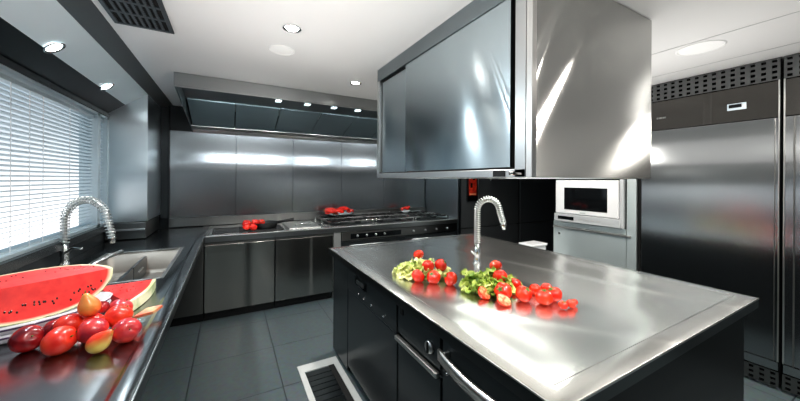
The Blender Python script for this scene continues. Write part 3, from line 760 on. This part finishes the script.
mb.box(-.14, -.118, -.375, .375, -.012, -.0036).box(.118, .14, -.375, .375, -.012, -.0036).box(-.118, .118, -.375, -.35, -.012, -.0036).box(-.118, .118, .35, .375, -.012, -.0036)
mb.out('frame', M['vent'], v, loc=(0,0,0), bevel=.002)
mb = MB()
for k in range(1, 8): x = -.118+k*.236/8; mb.box(x-.007, x+.007, -.35, .35, -.010, -.0036)
for y in (-.21, -.07, .07, .21): mb.box(-.118, .118, y-.012, y+.012, -.0105, -.0036)
mb.out('slats', M['vent'], v, loc=(0,0,0))

# ------------------------------------------------------------------ spring faucets
def faucet(loc, ang, label, H, W, coil_r, turns, lever, wire):
    t = thing('spring_faucet', label, 'faucet', loc, None); t.rotation_euler = (0, 0, ang)
    MB().lathe([(0, 0), (.032, 0), (.032, .008), (.024, .014), (.021, .06), (.024, .065), (.024, .10), (.018, .11), (.018, .15), (.0, .15)], 20).out('base', M['chrome'], t, smooth=True, loc=(0,0,0))
    path = []; z0 = .15; zs = H-W/2
    for k in range(12): path.append(Vector((0, 0, z0+(zs-z0)*k/12)))
    for k in range(33):
        a = PI-PI*1.0*k/32; path.append(Vector((W/2+W/2*math.cos(a), 0, zs+W/2*math.sin(a))))
    end = path[-1]
    for k in range(1, 8): path.append(end+Vector((.004*k, 0, -.013*k)))
    MB().tube(path, coil_r*.55, 8).out('hose', M['satin'], t, smooth=True, loc=(0,0,0))
    # coil
    L = [0]
    for a, b in zip(path, path[1:]): L.append(L[-1]+(b-a).length)
    def at(s):
        for i in range(len(L)-1):
            if s <= L[i+1]: f = (s-L[i])/(L[i+1]-L[i]); return path[i].lerp(path[i+1], f), (path[i+1]-path[i]).normalized()
        return path[-1], (path[-1]-path[-2]).normalized()
    pts = []; n = turns*12
    for k in range(n+1):
        p, tg = at(L[-1]*k/n); bn = Vector((0, 1, 0)); nn = tg.cross(bn).normalized(); a = 2*PI*k/12
        pts.append(p+(nn*math.cos(a)+bn*math.sin(a))*coil_r)
    MB().tube(pts, wire, 6).out('spring', M['spring'], t, smooth=True, loc=(0,0,0))
    e = path[-1]
    MB().tube([e, e+Vector((.002, 0, -.015)), e+Vector((.004, 0, -.03)), e+Vector((.004, 0, -.05))], [coil_r*.8, coil_r*1.1, coil_r*.8, coil_r*.7], 14).out('nozzle', M['chrome'], t, smooth=True, loc=(0,0,0))
    if lever: MB().tube([(0, 0, .085), (.04, -.01, .10), (.08, -.02, .125), (.16, -.03, .125)], [.016, .011, .008, .006], 10).out('lever', M['chrome'], t, smooth=True, loc=(0,0,0))
    else: MB().tube([(0, 0, .08), (-.03, -.03, .085), (-.055, -.045, .10)], [.014, .009, .006], 10).out('lever', M['chrome'], t, smooth=True, loc=(0,0,0))
    return t
faucet((1.588, 1.705, .886), math.radians(-30), 'chrome spring faucet standing on the island worktop', .475, .160, .020, 38, False, .0050)
faucet((-1.0, 2.99, .892), math.radians(-31), 'chrome spring faucet with a long lever beside the window sink', .455, .31, .023, 34, True, .0038)

# ------------------------------------------------------------------ fruit and vegetables
def blob(r, flat=.92, lobes=0, dip=.12, n=26, m=18, crease=0, seed=0):
    bm = bmesh.new(); rings = []
    for j in range(m+1):
        th = PI*j/m; ring = []
        for k in range(n):
            ph = 2*PI*k/n
            rr = r*(1-dip*math.exp(-(th/.35)**2)-dip*.4*math.exp(-((PI-th)/.3)**2))
            rr *= 1+.03*lobes*math.cos(5*ph)*math.sin(th) if lobes else 1
            if crease: rr *= 1-crease*math.exp(-(min(ph, 2*PI-ph)/.22)**2)*math.sin(th)**.5 if math.sin(th) > 0 else 1
            d = Vector((math.sin(th)*math.cos(ph), math.sin(th)*math.sin(ph), math.cos(th)*flat))
            rr *= 1+.04*noise.noise(d*1.6+Vector((seed*3.1, 0, 0)))
            ring.append(d*rr)
        rings.append(ring)
    V = [[bm.verts.new(p) for p in ring] for ring in rings[1:-1]]
    top = bm.verts.new(rings[0][0]); bot = bm.verts.new(rings[-1][0])
    for a, b in zip(V, V[1:]):
        for k in range(n): bm.faces.new((a[k], b[k], b[(k+1) % n], a[(k+1) % n]))
    for k in range(n): bm.faces.new((top, V[0][k], V[0][(k+1) % n])); bm.faces.new((bot, V[-1][(k+1) % n], V[-1][k]))
    x = MB(); x.bm.free(); x.bm = bm; return x
def calyx(parent, r):
    mb = MB()
    for k in range(5):
        a = k*2*PI/5; c, s = math.cos(a), math.sin(a); w = r*.13
        z = r*.80
        v = [mb.bm.verts.new(p) for p in ((-s*w, c*w, z+.002), (c*r*.5, s*r*.5, z+.004), (s*w, -c*w, z+.002), (0, 0, z+.004))]
        mb.bm.faces.new((v[0], v[1], v[2])); mb.bm.faces.new((v[0], v[2], v[3]))
    mb.tube([(0, 0, z), (.001, 0, z+r*.25)], r*.05, 6)
    return mb.out('calyx', M['stem'], parent, loc=(0,0,0))
def tomato(x, y, z, r, label, grp, rot=None, parent_name='tomato'):
    o = blob(r, .9, 1, .12, seed=random.random()*9).out(parent_name, M['tomato'], None, smooth=True, loc=(x, y, z))
    o.rotation_euler = rot or (random.uniform(-.9, .9), random.uniform(-.9, .9), random.uniform(0, 6))
    calyx(o, r); tag(o, label, 'tomato', grp); return o
ZT = .8905   # sunk surface of the island
gA = 'tomatoes on the smaller salad heap'; gB = 'tomatoes on the larger salad heap'
def leaf_heap(cx, cy, rx, ry, rot, n, h, label, mat, seed, ztop=ZT):
    rnd = random.Random(seed)
    bm = bmesh.new()
    for i in range(n):
        t_ = rnd.random(); a = rnd.uniform(0, 2*PI); rad = math.sqrt(rnd.random())*.85
        px, py = rad*rx*math.cos(a), rad*ry*math.sin(a)
        X = px*math.cos(rot)-py*math.sin(rot); Y = px*math.sin(rot)+py*math.cos(rot)
        hz = (1-rad**1.5)*h*rnd.uniform(.3, 1)+.004
        L = rnd.uniform(.05, .085); Wd = L*rnd.uniform(.6, .9)
        out_a = math.atan2(Y, X)+rnd.uniform(-.7, .7); tilt = rnd.uniform(.0, .9)*(1-.4*rad)
        fr = rnd.uniform(0, 9)
        nu, nv = 9, 9; V = {}
        for iu in range(nu+1):
            for iv in range(nv+1):
                u = iu/nu; v = iv/nv*2-1
                w = Wd*math.sin(PI*min(1, .12+u*.80))**.6*.62
                ruff = .013*abs(v)**1.5*math.sin(9*u+fr+3*v)+.008*u*math.sin(11*v+fr*2)
                lx = L*(u-.35); ly = v*w; lz = .018*v*v+ruff-.02*u*u
                x1 = lx*math.cos(tilt)-lz*math.sin(tilt); z1 = lx*math.sin(tilt)+lz*math.cos(tilt)
                xx = X+x1*math.cos(out_a)-ly*math.sin(out_a); yy = Y+x1*math.sin(out_a)+ly*math.cos(out_a)
                V[iu, iv] = bm.verts.new((cx+xx, cy+yy, max(ztop+.0015+.002*rnd.random(), ztop+hz+z1)))
        for iu in range(nu):
            for iv in range(nv): bm.faces.new((V[iu,iv], V[iu+1,iv], V[iu+1,iv+1], V[iu,iv+1]))
    x = MB(); x.bm.free(); x.bm = bm
    o = x.out('lettuce', M[mat], None, smooth=True)
    return tag(o, label, 'lettuce')
leaf_heap(1.09, 1.66, .19, .15, math.radians(-35), 70, .082, 'small heap of pale frilly lettuce under red tomatoes, nearer the range', 'lettuce_pale', 3)
leaf_heap(1.275, 1.30, .19, .155, math.radians(-30), 72, .085, 'larger heap of green frilly lettuce in front of the island faucet', 'lettuce', 5)
TA = [(1.137, 1.793, .985, .036, 'top tomato of the smaller salad heap'), (.986, 1.559, .926, .041, 'leftmost front tomato of the smaller salad heap'),
      (1.055, 1.495, .926, .041, 'middle front tomato of the smaller salad heap'), (1.165, 1.575, .965, .040, 'right rear tomato of the smaller salad heap'),
      (1.075, 1.585, .968, .038, 'central tomato of the smaller salad heap, half hidden by the front ones'), (1.125, 1.425, .926, .041, 'right front tomato of the smaller salad heap')]
for x, y, z, r, l in TA: tomato(x, y, z, r, l, gA)
TB = [(1.403, 1.345, .985, .037, 'topmost tomato on the larger salad heap below the faucet'), (1.318, 1.232, .968, .040, 'second tomato down the front of the larger salad heap'),
      (1.232, 1.131, .930, .045, 'big tomato behind the cut halves'), (1.375, 1.180, .930, .036, 'tomato wedged behind the front row beside the lettuce'),
      (1.300, 1.060, .927, .042, 'tomato right of the big tomato behind the cut halves'), (1.355, .985, .926, .041, 'front tomato in the middle of the red row'),
      (1.430, 1.095, .917, .032, 'small tomato at the back of the red row'), (1.500, 1.075, .917, .032, 'small rear tomato near the right end of the red row'),
      (1.440, .990, .924, .039, 'last full-size tomato at the right end of the red row')]
for x, y, z, r, l in TB: tomato(x, y, z, r, l, gB)
gC = 'cherry tomatoes at the right end of the red row'
for x, y, r, l in ((1.385, .905, .021, 'leftmost cherry tomato at the tip of the red row'), (1.430, .895, .021, 'middle cherry tomato at the tip of the red row'), (1.472, .905, .017, 'tiny cherry tomato at the very tip of the red row')):
    tomato(x, y, ZT+r, r, l, gC, parent_name='cherry_tomato')
def half(x, y, z, r, rot, label):
    o = MB().lathe([(0, -r*.9), (r*.5, -r*.78), (r*.85, -r*.45), (r, 0), (r*.97, r*.03)], 26).out('tomato_half', M['tomato'], None, smooth=True, loc=(x, y, z))
    MB().lathe([(0, r*.06), (r*.5, r*.055), (r*.97, r*.03)], 26).out('cut_face', M['tomato_cut'], o, smooth=True, loc=(0,0,0))
    o.rotation_euler = rot; tag(o, label, 'tomato', 'halved tomatoes'); return o
half(1.150, 1.178, .922, .037, (.75, .1, .3), 'tomato half leaning on the lettuce with its cut face showing')
half(1.172, 1.070, .918, .036, (.55, -.1, .2), 'tomato half lying in front of the red row, cut face up')

# orchard fruit beside the melon
ZL = .8912
def stone_fruit(name, x, y, z, r, mat, rot, label, cat, sc=(1, 1, 1), crease=.07):
    o = blob(r, .95, 0, .13, crease=crease, seed=random.random()*9).out(name, M[mat], None, smooth=True, loc=(x, y, z))
    o.rotation_euler = rot; o.scale = sc
    MB().tube([(0, 0, r*.80), (.001, 0, r*.97)], r*.05, 6).out('stem', M['stem'], o, loc=(0,0,0))
    tag(o, label, cat); return o
stone_fruit('plum', -.618, 1.575, ZL+.043, .044, 'plum', (1.1, .3, .5), 'large dark plum, leftmost of the fruit in front of the platter', 'plum', (1.0, 1, 1))
stone_fruit('plum', -.565, 1.625, ZL+.042, .038, 'plum', (.8, -.4, 2), 'dark red plum squeezed behind the leftmost plum', 'plum')
stone_fruit('nectarine', -.513, 1.503, ZL+.044, .0455, 'nectarine', (1.2, -.2, 1.2), 'bright red nectarine with a crease, second from left in the front row', 'nectarine', (1.08, 1, 1))
stone_fruit('nectarine', -.522, 1.600, ZL+.060, .042, 'nectarine', (.3, .2, 3), 'small red nectarine behind the creased one', 'nectarine')
stone_fruit('nectarine', -.436, 1.525, ZL+.052, .043, 'nectarine_dark', (1.3, .5, 4.9), 'purple and red nectarine in the middle of the front row', 'nectarine', (1, 1, 1.12))
stone_fruit('plum', -.447, 1.660, ZL+.090, .024, 'plum', (.2, .2, 0), 'tiny dark plum right beside the upright pear', 'plum')
stone_fruit('nectarine', -.400, 1.700, ZL+.060, .042, 'nectarine_dark', (.4, .4, 1), 'red nectarine at the back under the corner of the melon slice', 'nectarine')
stone_fruit('nectarine', -.378, 1.590, ZL+.068, .044, 'nectarine', (.5, .4, 1), 'rosy nectarine on top behind the rightmost one', 'nectarine')
stone_fruit('nectarine', -.334, 1.495, ZL+.042, .043, 'nectarine_dark', (1.1, .6, .2), 'rightmost red nectarine near the worktop edge', 'nectarine', (1.05, 1, 1))
stone_fruit('nectarine', -.46, 1.605, ZL+.045, .042, 'nectarine', (.4, 1.2, .2), 'red nectarine hidden below the upright pear', 'nectarine')
def pear(x, y, z, r, mat, rot, label):
    P = [(0, -r), (r*.45, -r*.92), (r*.85, -r*.55), (r, 0), (r*.88, r*.5), (r*.58, r*1.0), (r*.36, r*1.35), (r*.22, r*1.6), (0, r*1.68)]
    o = MB().lathe(P, 26).out('pear', M[mat], None, smooth=True, loc=(x, y, z)); s = o.modifiers.new('s', 'SUBSURF'); s.levels = s.render_levels = 1
    MB().tube([(0, 0, r*1.65), (.003, 0, r*1.95)], r*.05, 6).out('stem', M['stem'], o, loc=(0,0,0))
    o.rotation_euler = rot; tag(o, label, 'pear'); return o
pear(-.397, 1.440, ZL+.036, .034, 'pear', (.25, .75, .1), 'red and yellow pear lying at the front between two nectarines')
pear(-.466, 1.600, ZL+.115, .035, 'pear_pale', (.1, -.2, 0), 'pale orange pear standing upright against the watermelon')
mb = MB(); mb.prism([(0, 0), (.07, .01), (.09, .05), (.03, .05)], -.007, .007, 'z')
o = mb.out('fruit_slice', M['peel'], None, bevel=.003, loc=(-.352, 1.67, ZL+.022)); o.rotation_euler = (.25, -.15, -.3); tag(o, 'flat pink fruit slice near the worktop edge', 'fruit slice')

# stacked oval platters
AX = Vector((.85, .527, 0)).normalized(); AXR = math.atan2(AX.y, AX.x); FN = Vector((AX.y, -AX.x, 0))
MC = Vector((-.680, 1.800, 0))
def platter(z, k, label):
    t = thing('oval_platter', label, 'platter', (MC.x, MC.y, z), 'stacked oval platters')
    MB().lathe([(0, .004), (.19*k, .004), (.222*k, .014), (.246*k, .040), (.252*k, .040), (.232*k, .010), (.20*k, 0), (0, 0)], 48, sx=1, sy=.56, rot=AXR).out('dish', M['platter'], t, smooth=True, loc=(0,0,0))
    MB().lathe([(.2425*k, .0245), (.2450*k, .0245), (.2485*k, .0315), (.2460*k, .0315)], 48, sx=1, sy=.56, rot=AXR).out('rim_band', M['platter_band'], t, smooth=True, loc=(0,0,0))
platter(ZL+.0005, .90, 'white oval platter with a violet rim, lower of the two')
platter(ZL+.030, .92, 'white oval platter with a violet rim, upper one holding the watermelon')

# watermelon piece: sector of an ellipsoid
def melon(name, center, ax, half_len, R, a0, a1, label, fn, up0=0.0, seeds=True):
    bm = bmesh.new(); lay = bm.verts.layers.float.new('rad')
    ns, na, nr = 36, 22, 8; up = Vector((0, 0, 1))
    def P(t, a, rho):
        rr = R*math.sqrt(max(0, 1-abs(t)**2.3))*rho
        return ax*(t*half_len)+(fn*math.cos(a)+up*math.sin(a))*rr
    T = [-1+2*i/ns for i in range(ns+1)]; T = [math.sin(t*PI/2) for t in T]
    # cut faces
    for a in (a0, a1):
        V = {}
        for i, t in enumerate(T):
            for k in range(nr+1):
                rho = k/nr; v = bm.verts.new(P(t, a, rho)); v[lay] = max(math.sqrt(t*t+rho*rho*(1-t*t)), abs(t)); V[i, k] = v
        for i in range(ns):
            for k in range(nr): bm.faces.new((V[i,k], V[i+1,k], V[i+1,k+1], V[i,k+1]))
    x = MB(); x.bm.free(); x.bm = bm
    t_ = thing(name, label, 'watermelon', center)
    bmesh.ops.remove_doubles(bm, verts=bm.verts, dist=1e-5)
    x.out('flesh', M['flesh'], t_, smooth=False, loc=(0,0,0))
    bm = bmesh.new(); V = {}
    for i, t in enumerate(T):
        for k in range(na+1): V[i, k] = bm.verts.new(P(t, a0+(a1-a0)*k/na, 1.0))
    for i in range(ns):
        for k in range(na): bm.faces.new((V[i,k], V[i+1,k], V[i+1,k+1], V[i,k+1]))
    bmesh.ops.remove_doubles(bm, verts=bm.verts, dist=1e-5)
    x = MB(); x.bm.free(); x.bm = bm; o = x.out('rind', M['rind'], t_, smooth=True, loc=(0,0,0)); s = o.modifiers.new('s', 'SOLIDIFY'); s.thickness = .004; s.offset = 0
    if seeds:
        rnd = random.Random(4); mb = MB()
        for a in (a0, a1):
            for q in range(34):
                t = rnd.uniform(-.8, .82); rho = rnd.uniform(.50, .78)
                p = P(t, a, rho); nrm = (fn*math.sin(a)-up*math.cos(a))*(-1 if a == a0 else 1)
                nrm = -nrm if a == a0 else nrm
                for sgn in (1, -1):
                    pass
                rr = P(t, a, rho+.05)-p; u = rr.normalized()*.0052; w = ax*.0032
                vs = [mb.bm.verts.new(p+u*math.cos(z)+w*math.sin(z)) for z in [k*PI/3 for k in range(6)]]
                tips = [mb.bm.verts.new(p+ (fn*math.sin(a)-up*math.cos(a))*s_*.002) for s_ in (1, -1)]
                for k in range(6):
                    for tp in tips: mb.bm.faces.new((vs[k], vs[(k+1) % 6], tp))
        mb.out('seeds', M['seed'], t_, loc=(0,0,0))
    return t_
wm = melon('watermelon', (MC.x-.015, MC.y+.005, ZL+.190), AX, .235, .142, math.radians(-68), math.radians(-190), 'large cut watermelon with red flesh lying on white platters', FN)
wm.location = wm.location + FN*.035
# triangular slice behind
def slab(pts, z0, z1, name, mat, parent, loc, bev=.002):
    return MB().prism(pts, z0, z1, 'z').out(name, mat, parent, loc=loc, bevel=bev)
t = thing('watermelon_slice', 'triangular red watermelon slice with pale green rind behind the nectarines', 'watermelon', (-.45, 1.97, ZL))
P1, P2, P3 = Vector((.095, .17)), Vector((.065, -.17)), Vector((-.14, .15))
n_ = 10; arc = []
for k in range(n_+1):
    u = k/n_; p = P1.lerp(P2, u); d = Vector((.37, -.06)).normalized(); arc.append(p+d*.018*math.sin(PI*u))
inner = [p-Vector((.016, 0)) for p in arc]
slab([tuple(P3)]+[tuple(p) for p in inner][::-1] if False else [tuple(P3)]+[tuple(p) for p in inner], .003, .052, 'flesh', M['flesh'], t, (0,0,0))
slab([tuple(p) for p in inner]+[tuple(p) for p in arc[::-1]], .002, .054, 'rind', M['rind_pale'], t, (0,0,0), .003)
mb = MB()
rnd = random.Random(9)
for k in range(14):
    u, v_ = rnd.random(), rnd.uniform(.3, .85); p = P3.lerp(P1.lerp(P2, u), v_)
    mb.lathe([(0, .002), (.003, .0008), (.0035, 0), (0, -.001)], 8, c=(p.x, p.y, .0525))
mb.out('seeds', M['seed'], t, loc=(0,0,0))

# silver serving spoon resting on the melon
t = thing('serving_spoon', 'silver serving spoon lying across the watermelon', 'spoon', (-.575, 1.93, 1.082))
MB().tube([(.0, .02, .002), (.02, .08, .012), (.045, .16, .020), (.065, .25, .022)], [.005, .006, .0095, .010], 10).out('handle', M['satin'], t, smooth=True, loc=(0,0,0))
mb = MB().lathe([(0, -.006), (.014, -.004), (.021, .001), (.023, .004), (.020, .003), (.012, -.001), (0, -.003)], 20, sx=1.0, sy=1.5, rot=-.5)
mb.out('bowl', M['chrome'], t, smooth=True, loc=(-.012, -.008, .006))

# pans and peppers on the range
def pan(loc, label):
    t = thing('frying_pan', label, 'pan', loc)
    MB().lathe([(0, .004), (.115, .004), (.13, .038), (.136, .040), (.134, .036), (.12, 0), (0, 0)], 32).out('pan_body', M['iron'], t, smooth=True, loc=(0,0,0))
    MB().tube([(.12, -.03, .034), (.20, -.05, .045), (.30, -.07, .055)], [.010, .009, .011], 8).out('handle', M['iron'], t, smooth=True, loc=(0,0,0))
    return t
box('trivet_part', M['iron'], .10, .56, 3.86, 4.2, .8945, .915); tv = [o for o in C.objects if o.name == 'trivet_part'][0]
tv.name = 'hot_plate'; tag(tv, 'low black hot plate under the black pan', 'hot plate')
pn = pan((.37, 4.0, .9165), 'black frying pan beside the red peppers on the range'); pn.scale = (1.05, 1.05, 1.7)
def pepper(x, y, z, r, rot, label):
    o = blob(r, 1.25, 2, .2, seed=x*7).out('red_pepper', M['chilli'], None, smooth=True, loc=(x, y, z)); o.rotation_euler = rot
    MB().tube([(0, 0, r*.98), (.002, 0, r*1.35)], r*.10, 6).out('stem', M['stem'], o, loc=(0,0,0)); tag(o, label, 'pepper', 'red peppers beside the black pan'); return o
for x, y, z, r, l in ((.165, 3.90, .955, .038, 'red pepper lying left of the black pan, in front'), (.175, 4.05, .968, .045, 'red pepper lying left of the black pan, at the back'), (.26, 3.97, .985, .042, 'red pepper leaning on the rim of the black pan'),
                   (.235, 3.875, .952, .036, 'red pepper at the front edge beside the black pan'), (.33, 4.03, .978, .038, 'red pepper inside the black pan')):
    pepper(x, y, z, r, (1.2, .3, x*20), l)
bw = thing('steel_bowl', 'shallow steel bowl heaped with red chillies on the burner grate', 'bowl', (1.40, 4.40, .9545))
MB().lathe([(0, .004), (.12, .004), (.205, .045), (.222, .050), (.218, .044), (.13, 0), (0, 0)], 36).out('bowl_body', M['chrome'], bw, smooth=True, loc=(0,0,0))
def chilli(x, y, z, L, rz, tz, label, grp):
    pts = []; rs = []
    for k in range(12):
        u = k/11; pts.append((L*(u-.5), .045*math.sin(PI*u), .014*math.sin(PI*u))); rs.append(.027*(1-u)**.6+.002 if k else .012)
    o = MB().tube(pts, rs, 10).out('red_chilli', M['chilli'], None, smooth=True, loc=(x, y, z)); o.rotation_euler = (tz, 0, rz)
    MB().tube([(-L*.5, 0, 0), (-L*.5-.025, .004, .006)], .004, 6).out('stem', M['stem'], o, loc=(0,0,0)); tag(o, label, 'chilli', grp); return o
rnd = random.Random(2)
for k in range(17):
    a = rnd.uniform(0, 2*PI); q = .17*math.sqrt(rnd.random())
    chilli(1.40+q*math.cos(a), 4.40+q*math.sin(a)*.8, 1.0+.10*(1-q/.17)*rnd.uniform(.4, 1)+.014, rnd.uniform(.14, .20), rnd.uniform(0, 6), rnd.uniform(-.4, .4), 'red chilli in the steel bowl on the burner grate', 'red chillies heaped in the steel bowl')
sd = thing('small_dish', 'small white dish with red chillies on the right rear grate', 'dish', (2.56, 4.45, .9545))
MB().lathe([(0, .004), (.04, .004), (.075, .035), (.08, .036), (.045, 0), (0, 0)], 24).out('dish_body', M['white'], sd, smooth=True, loc=(0,0,0))
for k, (dx, dy) in enumerate(((-.02, 0), (.02, .02), (.01, -.02))):
    chilli(2.56+dx, 4.45+dy, 1.0+.012*k, .11, k*2.1, .2, 'red chilli in the small white dish', 'red chillies in the small dish')

# ------------------------------------------------------------------ world, camera
w = bpy.data.worlds.new('sky'); bpy.context.scene.world = w; w.use_nodes = True
nt = w.node_tree; bg = nt.nodes['Background']
sky = nt.nodes.new('ShaderNodeTexSky'); sky.sky_type = 'HOSEK_WILKIE'; sky.turbidity = 6; sky.sun_direction = (-.5, -.3, .8)
tc = nt.nodes.new('ShaderNodeTexCoord'); sp = nt.nodes.new('ShaderNodeSeparateXYZ'); nt.links.new(tc.outputs['Generated'], sp.inputs[0])
rp_ = nt.nodes.new('ShaderNodeValToRGB'); mr = nt.nodes.new('ShaderNodeMapRange'); mr.inputs['From Min'].default_value = -.4; mr.inputs['From Max'].default_value = .6
nt.links.new(sp.outputs['Z'], mr.inputs['Value']); nt.links.new(mr.outputs[0], rp_.inputs['Fac'])
e = rp_.color_ramp.elements; e[0].color = (1, 1, 1, 1); e[1].color = (.20, .30, .37, 1); e[0].position = .3; e[1].position = .62
mixn = nt.nodes.new('ShaderNodeMix'); mixn.data_type = 'RGBA'; mixn.inputs['Factor'].default_value = .9
nt.links.new(sky.outputs[0], mixn.inputs[6]); nt.links.new(rp_.outputs[0], mixn.inputs[7]); nt.links.new(mixn.outputs[2], bg.inputs['Color'])
bg.inputs['Strength'].default_value = 1.35
def uplight(x, y, z, sx_, sy_, e_, rx=PI, ry=0, col=(1, .97, .94)):  # added fill lamps facing up to brighten the ceiling; no fitting there
    L = bpy.data.lights.new('ceiling_fill_light', 'AREA'); L.shape = 'RECTANGLE'; L.size = sx_; L.size_y = sy_; L.energy = e_; L.color = col
    o = bpy.data.objects.new('ceiling_fill_light', L); C.objects.link(o); o.location = (x, y, z); o.rotation_euler = (rx, ry, 0); return o
uplight(.3, 1.0, 1.7, .9, 2.6, 11)
uplight(2.75, 1.6, 1.7, .9, 2.2, 10)
uplight(.6, -1.2, 1.6, 2.0, 1.0, 17)

cam = bpy.data.cameras.new('camera'); co = bpy.data.objects.new('camera', cam); C.objects.link(co)
f = 308.5; yaw = math.atan(170/308.5); roll = .0062
cam.sensor_fit = 'HORIZONTAL'; cam.sensor_width = 36; cam.lens = f/800*36; cam.shift_y = -20.9/800; cam.clip_start = .02
Rv = Vector((math.cos(yaw), -math.sin(yaw), 0)); Fv = Vector((math.sin(yaw), math.cos(yaw), 0)); Uv = Vector((0, 0, 1))
Xc = Rv*math.cos(roll)+Uv*math.sin(roll); Yc = Uv*math.cos(roll)-Rv*math.sin(roll); Zc = -Fv
m = Matrix(((Xc.x, Yc.x, Zc.x, 0), (Xc.y, Yc.y, Zc.y, 0), (Xc.z, Yc.z, Zc.z, 1.5), (0, 0, 0, 1)))
co.matrix_world = m
S = bpy.context.scene; S.camera = co
S.view_settings.view_transform = 'Standard'; S.view_settings.look = 'Medium High Contrast'; S.view_settings.exposure = .12
S.cycles.use_denoising = True
